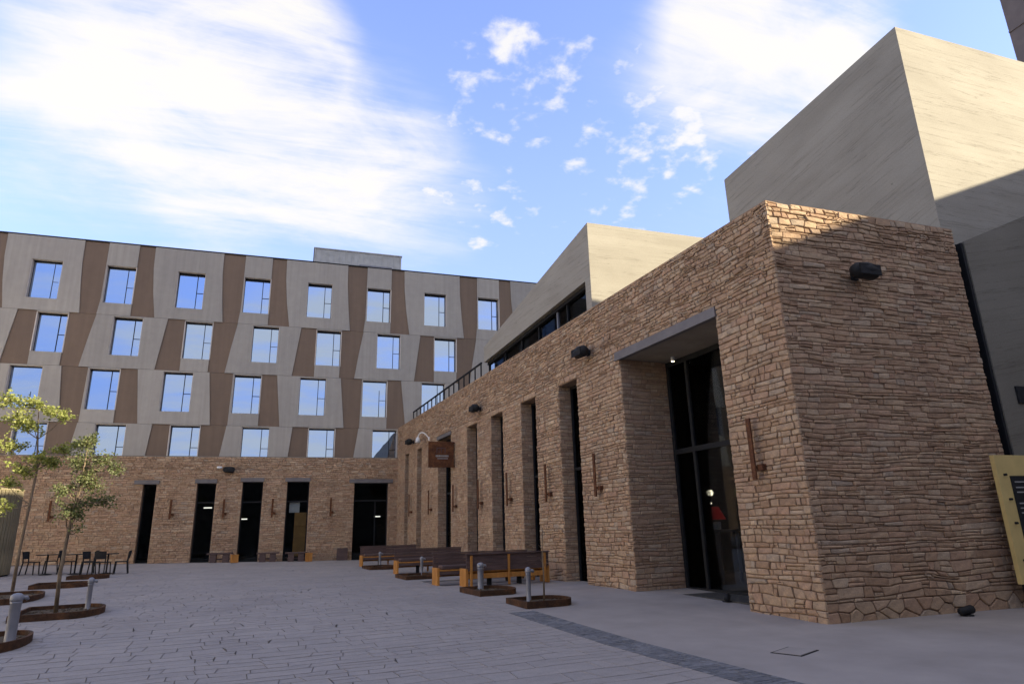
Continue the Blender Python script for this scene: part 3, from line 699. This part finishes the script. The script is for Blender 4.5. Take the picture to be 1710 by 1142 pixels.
# lower concrete wall beside the stone end wall, with the dark slot between them
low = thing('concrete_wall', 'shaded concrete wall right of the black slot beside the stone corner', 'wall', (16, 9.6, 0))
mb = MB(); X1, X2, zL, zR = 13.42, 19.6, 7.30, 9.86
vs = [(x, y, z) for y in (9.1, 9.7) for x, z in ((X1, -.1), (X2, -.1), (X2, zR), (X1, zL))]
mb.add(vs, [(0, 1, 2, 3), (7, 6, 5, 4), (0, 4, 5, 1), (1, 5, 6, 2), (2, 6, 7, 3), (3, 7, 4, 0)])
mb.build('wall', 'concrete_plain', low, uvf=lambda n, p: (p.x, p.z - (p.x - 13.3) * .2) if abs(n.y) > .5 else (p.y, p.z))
MB().box(13.88, 14.9, 9.06, 9.1, 3.78, 4.13).build('vent_box', 'dark_metal', low, .01)
slot = thing('slot_glazing', 'tall black glazed slot between the stone corner and concrete wall', 'window', (13.18, 9.6, 0))
MB().box(XE, 13.42, 9.26, 9.3, -.05, 7.3).build('pane', 'black_plastic', slot)
MB().box(XE + .03, XE + .09, 9.16, 9.26, -.05, 7.28).build('frame', 'dark_metal', slot); MB().box(13.34, 13.41, 9.12, 9.26, -.05, 7.27).build('frame', 'dark_metal', slot)
rb = thing('rear_shade_block', 'unseen plain block added behind the viewpoint to darken the end wall', 'building', (14, -20, 0))  # added out of view: keeps sky light off the end wall and right ground
MB().box(11.5, 23, -32, -6.5, -.1, 14.5).build('wall', 'concrete_plain', rb, uvf=auv)
MB().box(11.46, 23.05, -32.05, -6.45, 14.5, 14.6).build('coping', 'lintel_metal', rb)
# neighbours outside the frame: the roof whose shade lies on the plaza and the tower whose edge shows top right
nb_ = thing('side_block', 'plain concrete block across the passage to the right', 'building', (28, -14, 0))
MB().box(24, 36, -48, 8.6, -.1, 12.78).build('wall', 'concrete_plain', nb_, uvf=auv)
MB().box(23.99, 36.1, -48.1, 8.7, 12.78, 12.83).build('coping', 'lintel_metal', nb_)
rw = thing('rear_shade_wing', 'unseen lower wing added behind the viewpoint to cut low sky light', 'building', (-6, -16, 0))  # invented mass out of view, blocks low sky light from reveals and end wall
MB().box(-24, 11.4, -30, -8.5, -.1, 9.3).build('wall', 'concrete_plain', rw, uvf=auv); MB().box(-24.05, 11.45, -30.05, -8.45, 9.3, 9.4).build('coping', 'lintel_metal', rw)
wb = thing('west_bounce_block', 'unseen long cream block added on the left to bounce warm sunlight', 'building', (-30, 14, 0))  # added out of view as a sunlit reflector, warms the long wall
MB().box(-40, -27, -12, 37, -.1, 8.9).build('wall', 'bounce_cream', wb); MB().box(-40.05, -26.95, -12.05, 37.05, 8.9, 9.02).build('coping', 'lintel_metal', wb)
tw = thing('tower_block', 'tall dark tower whose edge shows in the top right corner', 'building', (62, 12, 0))
MB().box(50, 76, -1.5, 26.9, -.1, 49).build('wall', 'tower_panel', tw)
for i in range(15):
    MB().box(49.93, 50, -1.5, 26.9, 3 + i * 3.1, 3.12 + i * 3.1).build('floor_band', 'tower_panel', tw)

# ================================================================== SMALL THINGS ON THE WALLS
def spot(P, rz, label):
    t = thing('wall_floodlight', label, 'floodlight', P, rz, 'black wall floodlights')
    m_ = MB().tube([(-.30, -.30, -.01), (-.27, -.30, -.0), (-.2, -.30, .01), (0, -.31, .02), (.18, -.3, 0), (.27, -.29, -.02), (.29, -.29, -.03)], [.03, .105, .15, .165, .16, .11, .03], 12)
    m_.build('housing', 'black_plastic', t, world=False, smooth=True)
    MB().box(-.26, .24, -.455, -.43, -.11, .10).build('lens', 'dark_metal', t, .006, world=False)
    MB().tube([(0, 0, 0), (0, -.18, -.0)], .035, 8).build('arm', 'black_plastic', t, world=False)
    MB().box(-.08, .08, -.06, -.03, -.08, .08).build('plate', 'black_plastic', t, world=False)
    return t
RZL = math.atan2(D1.y, D1.x) + math.pi      # local x along the wall, local -y out of it
spot(tuple(LW(6.9, .0, 6.26)), RZL, 'black floodlight on the long wall left of the deep doorway')
spot(tuple(LW(15.6, .0, 6.2)), RZL, 'black floodlight on the long wall above the middle slots')
spot(tuple(LW(25.95, .0, 6.2)), RZL, 'black floodlight at the far end of the long wall')
spot((10.08, 9.06, 6.12), 0, 'big black floodlight on the shaded end wall nearest the camera')
spot((-3.35, PY, 5.0), 0, 'black floodlight on the low podium wall above the shop openings')
def bar(P, rz, label, h=1.12, w=.1):
    t = thing('rusty_wall_light', label, 'wall light', P, rz, 'rusty steel wall lights')
    MB().box(-w / 2, w / 2, -.19, -.155, -h / 2, h / 2).build('plate', 'corten', t, .004, world=False)
    MB().box(-.02, .02, -.155, -.03, -h / 2 + .2, -h / 2 + .25).build('arm', 'corten', t, world=False)
    MB().box(.03, .17, -.13, -.03, -h / 2 + .16, -h / 2 + .27).build('lamp', 'corten', t, .006, world=False)
    return t
for s, lab in ((1.0, 'right of the deep doorway, nearest the stone corner'), (6.75, 'on the broad pier left of the doorway'), (9.7, 'on the second pier left of the doorway'), (12.77, 'on the third pier left of the doorway'),
               (15.64, 'on the fourth pier left of the doorway'), (18.74, 'just right of the hanging sign'), (22.5, 'on the pier below left of the hanging sign'), (26.2, 'on the last narrow pier of the long wall')):
    bar(tuple(LW(s, .0, 2.9)), RZL, 'rusty steel wall light ' + lab)
for x, lab in ((-11.33, 'behind the left trees on the podium wall'), (-5.98, 'right of the leftmost podium opening'), (-3.45, 'between the second and third podium openings'), (-1.02, 'between the third and fourth podium openings'), (2.03, 'left of the large podium door')):
    bar((x, PY, 3.0), 0, 'rusty steel wall light ' + lab, .98)
# hanging sign
sg = thing('hanging_sign', 'square dark red sign box with pale emblem hung from the long wall', 'sign', tuple(LW(19.4, .1, 4.2)))
sy = 27.9
MB().box(5.46, 6.57, sy, sy + .14, 4.22, 5.32).build('board', 'corten', sg, .006)
em = MB().box(5.80, 6.20, sy - .012, sy - .002, 5.02, 5.06).box(5.80, 5.84, sy - .012, sy - .002, 4.82, 5.019).box(6.0, 6.03, sy - .012, sy - .002, 4.82, 5.019).box(6.16, 6.20, sy - .012, sy - .002, 4.82, 5.019).box(5.9, 5.94, sy - .012, sy - .002, 4.82, 4.95)
em.build('emblem', 'print_faint', sg)
em = MB(); x = 5.77
while x < 6.32: w = rnd.uniform(.03, .06); em.box(x, x + w, sy - .012, sy - .002, 4.66, 4.735); x += w + .014
x = 5.84
while x < 6.28: w = rnd.uniform(.02, .04); em.box(x, x + w, sy - .012, sy - .002, 4.57, 4.61); x += w + .012
em.build('lettering', 'print_grey', sg)
br = MB().box(6.571, 6.86, sy + .03, sy + .10, 5.25, 5.30).box(6.571, 6.86, sy + .03, sy + .10, 4.23, 4.28).box(6.80, 6.85, sy + .03, sy + .10, 4.28, 5.25); br.build('bracket', 'corten', sg)
# white gooseneck lamp above the sign, white camera on the podium
gn = thing('gooseneck_lamp', 'white curved lamp on the long wall above the hanging sign', 'lamp', tuple(LW(23.0, .0, 6.0)), RZL)
arc = [(0, 0, 0)] + [(-.05 - .30 * (1 - math.cos(a)), -.1 - .32 * math.sin(a * .5), .12 + .22 * math.sin(a)) for a in [i * math.pi / 9 for i in range(10)]]
MB().tube(arc, [.03] * len(arc), 8).build('arm', 'white_paint', gn, world=False, smooth=True)
e_ = arc[-1]; MB().tube([(e_[0], e_[1], e_[2] + .04), (e_[0], e_[1], e_[2] - .06), (e_[0], e_[1], e_[2] - .24)], [.05, .11, .15], 12).build('shade', 'white_paint', gn, world=False, smooth=True)
MB().lathe([(.07, -.08), (.08, 0), (.07, .08)], 10).build('wall_plate', 'white_paint', gn, world=False)
cm = thing('security_camera', 'small white security camera beside the podium floodlight', 'camera', (-3.84, PY, 5.12))
MB().tube([(-.12, -.30, .0), (-.1, -.30, .0), (.12, -.22, .0), (.14, -.21, .0)], [.03, .07, .07, .03], 10).build('body', 'white_paint', cm, world=False, smooth=True)
MB().tube([(.05, 0, -.03), (.03, -.24, -.01)], .025, 8).build('arm', 'white_paint', cm, world=False)
# recessed downlight in the doorway
dl = thing('doorway_downlight', 'small lit downlight in the doorway ceiling', 'downlight', (9.02, 13.93, 5.70))
MB().lathe([(.045, -.10), (.05, 0), (.05, .01)], 14).build('can', 'white_paint', dl, world=False)
MB().lathe([(.035, -.112), (.035, -.101)], 14).build('bulb', 'lamp_glow', dl, world=False)
# interior seen through the door
pl_ = thing('pendant_lamp', 'red shaded pendant lamp glowing inside the doorway', 'lamp', tuple(LW(6.35, -3.2, 1.85)))
MB().lathe([(.36, -.16), (.2, .16), (.195, .17)], 18).build('shade', 'red_glow', pl_, world=False)
MB().tube([(0, 0, .15), (0, 0, 3.8)], .012, 6).build('cord', 'black_plastic', pl_, world=False)
MB().lathe([(.01, .245), (.03, .26), (.03, .285), (.01, .30)], 10).build('bulb', 'lamp_glow', pl_, world=False)
lt = bpy.data.lights.new('pendant_light', 'POINT'); lt.energy = 5; lt.color = (1, .7, .4); lt.shadow_soft_size = .08
lo_ = bpy.data.objects.new('pendant_light', lt); link(lo_, pl_); lo_.location = (0, 0, .55)
tb = thing('counter_table', 'dark counter inside the doorway below the red lamp', 'table', tuple(LW(6.1, -3.1, .09)), RZL)
MB().box(-.55, .45, -.4, .4, 1.28, 1.34).build('top', 'grey_metal', tb, .006, world=False)
for lx in (-.45, .35):
    for ly in (-.3, .3): MB().box(lx, lx + .06, ly, ly + .06, 0, 1.279).build('leg', 'grey_metal', tb, world=False)
for i in range(5):
    P = LW(6.48 - i * .15, -3.0, 1.43 + .09 - .09)
    one('white_cup', MB().lathe([(.045, 0), (.06, .02), (.065, .17), (.05, .2)], 12), 'white_paint', ('first', 'second', 'third', 'fourth', 'fifth')[i] + ' white cup from the left in the row inside the doorway', 'cup', tuple(P), 'cups on the counter')
# things seen in the podium windows
cb = thing('cardboard_stack', 'stack of brown cardboard boxes behind the fourth podium opening', 'boxes', (.5, 39.25, .45))
for z0, z1 in ((.0, .95), (.96, 1.55), (1.56, 2.3)): MB().box(-.36 + rnd.uniform(-.03, .03), .36, -.3, .3, z0, z1).build('box', 'cardboard', cb, .008, world=False)
one('white_poster', MB().box(-.27, .27, 0, .012, -.31, .31), 'white_paint', 'white poster hung behind the fourth podium opening', 'poster', (.12, 38.95, 3.06))
for x, z, w, lab in ((-4.5, 3.15, .42, 'second'), (-2.55, 2.5, .32, 'third'), (4.9, 2.5, .36, 'large door')):
    one('light_tube', MB().box(-w / 2, w / 2, 0, .06, -.03, .03), 'tube_glow', f'lit ceiling tube seen through the {lab} podium opening', 'light', (x, 40.9, z))

# ================================================================== STREET FURNITURE
def bollard(P, label, rz=0, h=.66, thick=.05):
    t = thing('water_post', label, 'post', P, rz, 'grey posts in the tree pits')
    rr = thick
    MB().lathe([(rr + .02, 0), (rr + .012, .03), (rr, .05), (rr, h - .1), (rr + .006, h - .09), (rr + .006, h - .06)], 16).build('shaft', 'grey_metal', t, world=False, smooth=True)
    MB().lathe([(rr + .008, h - .06), (rr + .014, h - .04), (rr + .014, h + .02), (rr * .7, h + .05), (.015, h + .06)], 16).build('cap', 'grey_metal', t, world=False, smooth=True)
    MB().tube([(rr * .6, 0, h - .015), (rr + .05, 0, h - .015), (rr + .07, 0, h - .05)], [.032, .032, .026], 10).build('spout', 'grey_metal', t, world=False, smooth=True)
    MB().lathe([(.13, 0), (.13, .012), (.08, .02)], 14).build('base_plate', 'grey_metal', t, world=False)
    return t
def pit(P, rz, L, Wd, label, h=.12):
    t = thing('tree_pit', label, 'planter', P, rz, 'rusty steel tree pits')
    # boat-shaped steel edging: one square end, one rounded end
    def outl(g):
        a, b = L / 2 - g, Wd / 2 - g
        return [(-a, -b), (a * .35, -b)] + [(a * .35 + a * .65 * math.sin(i * math.pi / 12), -b * math.cos(i * math.pi / 12)) for i in range(1, 12)] + [(a * .35, b), (-a, b)]
    o, i_ = outl(0), outl(.05); n = len(o); mb = MB()
    vs = [(x, y, -.05) for x, y in o] + [(x, y, h) for x, y in o] + [(x, y, h) for x, y in i_] + [(x, y, -.05) for x, y in i_]
    fs = []
    for j in range(n):
        k2 = (j + 1) % n
        fs += [(j, k2, n + k2, n + j), (n + j, n + k2, 2 * n + k2, 2 * n + j), (2 * n + j, 2 * n + k2, 3 * n + k2, 3 * n + j)]
    mb.add(vs, fs); mb.build('edging', 'pit_steel', t, world=False)
    nn = 8; so_ = MB().prism([(x, y) for x, y in outl(.045)], -.03, h - .075); so_.build('soil', 'soil', t, world=False)
    st_ = MB(); r = random.Random(int(P[0] * 91 + P[1] * 17))
    for _ in range(70):
        x, y, s_ = r.uniform(-L * .42, L * .3), r.uniform(-Wd * .38, Wd * .38), r.uniform(.012, .035)
        st_.lathe([(s_ * .5, 0), (s_, s_ * .5), (s_ * .4, s_)], 5, (x, y, h - .08))
    so2 = st_.build('gravel', 'soil', t, world=False); so2['kind'] = 'stuff'
    return t
G_ = lambda x, y: (x, y, gz(x, y))
AL = math.atan2(D1.y, D1.x)
# right row
pit(G_(5.02, 13.4), .1, 1.18, 1.05, 'nearest tree pit on the right, with a post and a bare sapling')
bollard(G_(4.8, 13.6), 'nearest grey post on the right beside the bare sapling', 0, .66)
pit(G_(4.68, 16.0), .1, 1.1, 1.4, 'second tree pit on the right, in front of the wooden bench back')
bollard(G_(4.58, 16.55), 'thick grey post in front of the wooden bench back', 0, .62, .075)
pit(G_(4.05, 22.2), .1, 1.2, 1.4, 'tree pit between the first and second orange bench ends')
bollard(G_(4.28, 22.9), 'grey post between the first and second orange bench ends', 0, .58)
pit(G_(3.62, 28.6), .1, 1.2, 1.6, 'farthest right tree pit, between the second and third orange bench ends')
bollard(G_(3.72, 29.6), 'farthest grey post on the right between orange bench ends', 0, .58)
sp = thing('sapling', 'thin bare sapling stem in the nearest right tree pit', 'tree', G_(5.12, 13.55))
MB().tube([(0, 0, 0), (.01, 0, .5), (0, .01, 1.0), (.02, 0, 1.5)], [.022, .018, .013, .006], 7).build('trunk', 'bark', sp, world=False, smooth=True)
tw_ = MB()
for i in range(9):
    a = i * 2.4; z = .7 + i * .085; tw_.tube([(0.01, 0, z), (math.cos(a) * .09, math.sin(a) * .09, z + .12)], [.006, .002], 5)
tw_.build('twigs', 'bark', sp, world=False)
# left row
pit(G_(-4.35, 16.5), .12, 1.5, 1.9, 'left tree pit holding the slender olive tree')
bollard(G_(-4.02, 16.95), 'grey post in the olive tree pit on the left', 0, .62)
pit(G_(-4.3, 12.75), .12, 1.1, 1.7, 'nearest left tree pit at the frame edge')
bollard(G_(-3.98, 12.65), 'nearest grey post at the left frame edge', .4, .70, .075)
pit(G_(-6.75, 20.6), .12, 1.6, 2.8, 'left tree pit holding the bright leafy tree')
pit(G_(-6.55, 24.4), .12, 1.5, 1.3, 'left tree pit behind the olive tree')
pit(G_(-6.7, 27.9), .12, 1.25, 1.0, 'farthest left tree pit beside the dark chairs')
# benches
def bench(s, off0, length, rz_flip, label, cushion=True):
    t = thing('wooden_bench', label, 'bench', tuple(LW(s, off0, gz(*LW(s, off0, 0).xy))), math.atan2(-N1.y, -N1.x) + (math.pi if rz_flip else 0), 'wooden benches by the long wall')
    # local x runs from the plaza end towards the wall; local y: back at +.25 (or flipped)
    L0, L1 = (0, length) if not rz_flip else (-length, 0)
    for x in (L0, L1 - .07): MB().box(x, x + .07, -.27, .25, 0, .46).build('end_panel', 'orange_wood', t, .006, world=False)
    near = not cushion; om = 'orange_wood' if near else 'dark_brown_board'
    for i in range(5):
        y = -.25 + i * .095; MB().box(L0 + .071, L1 - .071, y, y + .085, .37, .41).build('seat_slat', 'orange_wood', t, .004, world=False)
    MB().box(L0 + .071, L1 - .071, -.24, -.20, .27, .369).build('apron_rail', om, t, .004, world=False)
    MB().box(L0 + .071, L1 - .071, .19, .23, .2, .33).build('apron_rail', 'orange_wood', t, .004, world=False)
    n = 3
    for i in range(n):
        x = L0 + .12 + i * (L1 - L0 - .30) / (n - 1); MB().box(x, x + .06, .255, .30, .02, .80).build('back_post', 'orange_wood', t, .004, world=False)
    for i in range(4):
        z = .40 + i * .105; MB().box(L0 + .02, L1 - .02, .215, .25, z, z + .099).build('back_board', 'dark_brown_board', t, .004, world=False)
    MB().box(L0, L1, .20, .31, .821, .85).build('top_rail', 'dark_brown_board', t, .005, world=False)
    for x in (L0 + .8, L1 - .8): MB().box(x, x + .07, -.1, .1, 0, .259).build('leg', 'dark_metal', t, world=False)
    if cushion: MB().box(L0 + .15, L1 - .1, -.26, .19, .412, .52).build('cushion', 'dark_brown_board', t, .03, world=False)
    return t
bench(9.35, 2.95, 2.5, True, 'nearest wooden bench, seen from behind, with dark back and orange frame', False)
bench(10.35, 3.45, 3.0, False, 'wooden bench with the nearest orange end panel')
bench(16.0, 3.25, 2.6, False, 'wooden bench with the middle orange end panel')
bench(22.2, 3.35, 2.6, False, 'wooden bench with the farthest orange end panel')
# stone seats and wooden cubes before the podium
def stone_seat(x0, x1, label):
    t = thing('garden_bench', label, 'bench', ((x0 + x1) / 2, 37.6, gz((x0 + x1) / 2, 37.6))); w = (x1 - x0) / 2
    MB().box(-w, w, -.28, .28, .40, .47).build('seat', 'dark_brown_board', t, .01, world=False)
    for x in (-w + .15, w - .45): MB().box(x, x + .3, -.24, .24, -.05, .399).build('support', 'dark_brown_board', t, .01, world=False)
    MB().box(-w + .1, w - .1, -.05, .05, .12, .2).build('stretcher', 'dark_brown_board', t, .006, world=False)
    return t
stone_seat(-3.95, -2.75, 'low dark bench before the podium, right of the second opening')
stone_seat(-1.6, -.5, 'low dark bench before the podium, between third and fourth openings')
stone_seat(-.2, .9, 'low dark bench before the fourth podium opening')
def cube(x, y, w, h, label):
    t = thing('wooden_stool', label, 'stool', G_(x, y), .2, 'orange wooden stools')
    MB().box(-w, w, -w, w, 0.02, h).build('body', 'orange_wood', t, .008, world=False); MB().box(-w - .01, w + .01, -w - .01, w + .01, h + .001, h + .04).build('seat', 'orange_wood', t, .008, world=False)
cube(-2.6, 36.9, .17, .36, 'orange wooden stool left of the third podium opening'); cube(.98, 36.9, .15, .40, 'orange wooden stool right of the fourth podium opening')
one('bin_box', MB().box(-.28, .28, -.2, .2, 0, .62), 'dark_brown_board', 'dark box bin against the podium left of the large door', 'bin', G_(2.75, 38.15), bevel=.01)
# dark cafe chairs and tables by the left trees
def chair(x, y, rz, label):
    t = thing('cafe_chair', label, 'chair', G_(x, y), rz, 'dark cafe chairs on the left')
    MB().box(-.21, .21, -.21, .21, .44, .475).build('seat', 'black_plastic', t, .008, world=False)
    mb = MB(); n = 6
    for i in range(n + 1):
        a = -.5 + i / n; mb.v += [(a * .42, .20 + .05 * (1 - 4 * a * a) * 1, .58), (a * .42, .25 + .05 * (1 - 4 * a * a), .86), (a * .42, .225 + .05 * (1 - 4 * a * a), .58), (a * .42, .275 + .05 * (1 - 4 * a * a), .86)]
    for i in range(n):
        b = i * 4; mb.f += [(b, b + 4, b + 5, b + 1), (b + 2, b + 3, b + 7, b + 6), (b + 1, b + 5, b + 7, b + 3), (b, b + 2, b + 6, b + 4)]; mb.t += [.5] * 4
    mb.f += [(0, 1, 3, 2), (n * 4, n * 4 + 2, n * 4 + 3, n * 4 + 1)]; mb.t += [.5] * 2
    mb.build('backrest', 'black_plastic', t, world=False)
    for sx in (-1, 1):
        MB().tube([(sx * .19, -.19, .44), (sx * .21, -.22, 0)], .022, 6).build('leg', 'dark_metal', t, world=False)
        MB().tube([(sx * .19, .24, .84), (sx * .19, .2, .44), (sx * .21, .26, 0)], .022, 6).build('leg', 'dark_metal', t, world=False)
    return t
for x, y, rz, lab in ((-9.45, 30.9, 1.4, 'farthest left, in front of the round drum'), (-9.0, 31.6, -1.3, 'second from the left, behind the tree trunk line'), (-8.25, 31.0, 1.5, 'left of the olive trunk'), (-7.45, 30.6, -1.2, 'just right of the olive trunk'),
                     (-7.2, 30.0, 1.2, 'right of the olive trunk in the crowded middle'), (-6.75, 29.7, 2.9, 'turned away, next to the rightmost chair'), (-6.2, 30.1, -1.45, 'rightmost, standing apart and seen from the side')):
    chair(x, y, rz, 'dark cafe chair ' + lab)
for x, y, lab in ((-8.85, 30.6, 'between the leftmost chairs'), (-7.85, 30.5, 'behind the olive trunk'), (-6.75, 30.4, 'between the rightmost chairs')):
    t = thing('cafe_table', 'small dark square cafe table ' + lab, 'table', G_(x, y), .1, 'dark cafe tables on the left')
    MB().box(-.33, .33, -.33, .33, .72, .75).build('top', 'black_plastic', t, .006, world=False); MB().lathe([(.03, .03), (.03, .719)], 8).build('leg', 'dark_metal', t, world=False); MB().lathe([(.22, 0), (.22, .02), (.04, .05)], 14).build('foot', 'dark_metal', t, world=False)
# battened drum at the left edge
dr = thing('battened_drum', 'round drum clad in upright weathered battens at the left edge', 'kiosk', G_(-11.25, 30.4))
MB().lathe([(1.2, 0), (1.2, 3.05)], 40).build('drum', 'interior_dark', dr, world=False)
bt = MB().box(-.055, .055, -1.25, -1.2, .04, 3.12).build('batten', 'timber_batten', dr, world=False)
for i in range(1, 60):
    c = link(bt.copy(), dr); c.rotation_euler = (0, 0, i * 2 * math.pi / 60)
MB().lathe([(1.27, 3.1), (1.27, 3.16), (1.1, 3.18)], 40).build('rim', 'timber_batten', dr, world=False)

# ================================================================== TREES
def tree(name, label, P, trunk, rad, blobs, nleaf, ls, lmat, seed):
    t = thing(name, label, 'tree', P); r = random.Random(seed)
    tr_ = MB().tube(trunk, rad, 9)
    tr_.build('trunk', 'bark', t, world=False, smooth=True)
    bmb = MB(); lf = MB()
    top = [Vector(p) for p in trunk]
    for (bx, by, bz, br, bh, dens) in blobs:
        c = Vector((bx, by, bz)); near = min(top, key=lambda p: (p - c).length + max(0, p.z - c.z) * 3); mid = (near + c) / 2 + Vector((0, 0, -.05))
        bmb.tube([near, mid, c], [.016, .011, .005], 5)
        tws = []
        for _ in range(int(9 * dens) + 3):
            d = Vector((r.gauss(0, 1), r.gauss(0, 1), r.gauss(0, .8))).normalized(); e = c + Vector((d.x * br, d.y * br, d.z * bh)) * r.uniform(.6, 1.05)
            m2 = (c + e) / 2 + Vector((r.uniform(-.05, .05), r.uniform(-.05, .05), r.uniform(-.02, .06)))
            bmb.tube([c, m2, e], [.006, .004, .002], 4); tws += [(c, m2, e)]
        for _ in range(int(nleaf * dens)):
            a, b, e = r.choice(tws); u = r.random() ** .7; p = a.lerp(b, u * 2) if u < .5 else b.lerp(e, u * 2 - 1)
            p = p + Vector((r.gauss(0, .055), r.gauss(0, .055), r.gauss(0, .05)))
            ax = Vector((r.gauss(0, 1), r.gauss(0, 1), r.gauss(0, .6))).normalized(); sd_ = ax.cross(Vector((r.gauss(0, 1), r.gauss(0, 1), r.gauss(0, 1)))).normalized(); nn = ax.cross(sd_)
            l = ls * r.uniform(.6, 1.3); w = l * r.uniform(.32, .5)
            lf.add([p, p + ax * l * .45 + sd_ * w + nn * l * .06, p + ax * l, p + ax * l * .45 - sd_ * w + nn * l * .06], [(0, 1, 2, 3)], min(1, max(0, r.gauss(.5, .25))))
    bmb.build('branches', 'bark', t, world=False)
    o = lf.build('crown', lmat, t, world=False); o['kind'] = 'stuff'
    return t
tree('olive_tree', 'slender dark olive tree with a leaning stem in the left tree pit', G_(-4.49, 16.56), [(0, 0, .05), (-.03, 0, .8), (.0, 0, 1.6), (.06, 0, 2.3), (.10, .02, 3.0), (.12, .02, 3.55)], [.042, .037, .031, .026, .018, .008],
     [(.15, 0, 3.45, .36, .3, 1.1), (.42, .05, 3.12, .38, .22, .8), (-.02, .1, 3.05, .32, .28, .9), (.15, -.05, 2.75, .36, .28, 1.0), (-.15, 0, 2.5, .32, .26, .7), (.38, .1, 2.6, .3, .26, .5), (.28, 0, 2.22, .34, .26, .6), (.5, .1, 2.25, .32, .3, .4), (-.12, 0, 2.1, .26, .2, .5), (.12, -.1, 1.98, .3, .15, .55), (.2, 0, 1.68, .2, .08, .16), (.66, .1, 2.95, .22, .14, .4)], 560, .05, 'leaf_olive', 5)
tree('leafy_tree', 'bright sunlit leafy tree at the left edge', G_(-7.29, 22.73), [(0, 0, .05), (.0, 0, 1.2), (.05, 0, 2.4), (.08, 0, 3.4), (-.05, .05, 4.3), (-.15, 0, 5.2)], [.046, .041, .036, .031, .022, .01],
     [(-.25, 0, 5.35, .6, .42, 1.2), (.28, .1, 5.1, .42, .26, .8), (.55, 0, 4.95, .3, .16, .4), (-.6, .1, 4.8, .6, .45, 1.2), (-.15, -.1, 4.65, .45, .35, .6), (-.75, 0, 4.05, .55, .4, 1.0), (.1, .1, 3.75, .5, .26, .9), (.65, 0, 3.95, .38, .22, .7), (.98, .1, 4.1, .24, .16, .4), (.45, 0, 3.62, .42, .2, .7), (-.35, 0, 3.4, .5, .3, .9), (-.65, .1, 3.0, .4, .26, .6), (-.5, -.1, 2.3, .34, .24, .5), (-.85, 0, 5.4, .5, .4, 1.0)], 470, .074, 'leaf_bright', 9)

# ================================================================== SIGN AT THE RIGHT EDGE, FLOOR LIGHTS, HATCH
ys_ = thing('info_board', 'yellow framed information board with dark panel at the right frame edge', 'sign', (13.7, 8.75, 0))
MB().box(12.30, 14.05, 8.72, 8.80, .42, 2.68).build('frame', 'yellow_sign', ys_, .006)
MB().box(12.60, 13.80, 8.706, 8.719, 1.18, 2.30).build('panel', 'black_plastic', ys_)
pr = MB(); z = 2.20
for wd, gap in ((.34, .07), (.9, .055), (.75, .17), (.95, .055), (.8, .055), (.9, .16), (.85, .055), (.9, .055), (.6, .055)):
    if z > 1.24: pr.box(12.68, 12.68 + wd, 8.70, 8.705, z - .022, z)
    z -= gap + .03
pr.build('lettering', 'print_grey', ys_)
for z in (2.32, 1.88, 1.46, .82): MB().tube([(12.47, 8.72, z), (12.47, 8.67, z)], .022, 8).build('bolt', 'dark_metal', ys_)
for x in (12.5, 13.75): MB().box(x, x + .08, 8.805, 8.88, -.02, 2.3).build('post', 'dark_metal', ys_)
def floorlight(P, rz, label):
    t = thing('floor_uplight', label, 'light', P, rz, 'black floor uplights')
    MB().lathe([(.1, -.02), (.1, .02)], 12).build('base', 'black_plastic', t, world=False)
    MB().tube([(-.17, 0, .07), (-.15, 0, .075), (.14, 0, .095), (.16, 0, .10)], [.03, .06, .07, .055], 10).build('housing', 'black_plastic', t, world=False, smooth=True)
floorlight(G_(8.5, 12.0), .9, 'black floor uplight beside the deep doorway'); floorlight((10.85, 8.72, 0), .1, 'black floor uplight at the foot of the shaded end wall')
ht = thing('access_cover', 'metal access cover set flush in the grey apron', 'cover', (6.2, 7.45, .0), .45)
MB().box(-.26, .26, -.2, .2, -.02, .006).build('frame', 'dark_metal', ht, world=False); MB().box(-.235, .235, -.175, .175, -.02, .010).build('lid', 'apron', ht, world=False)
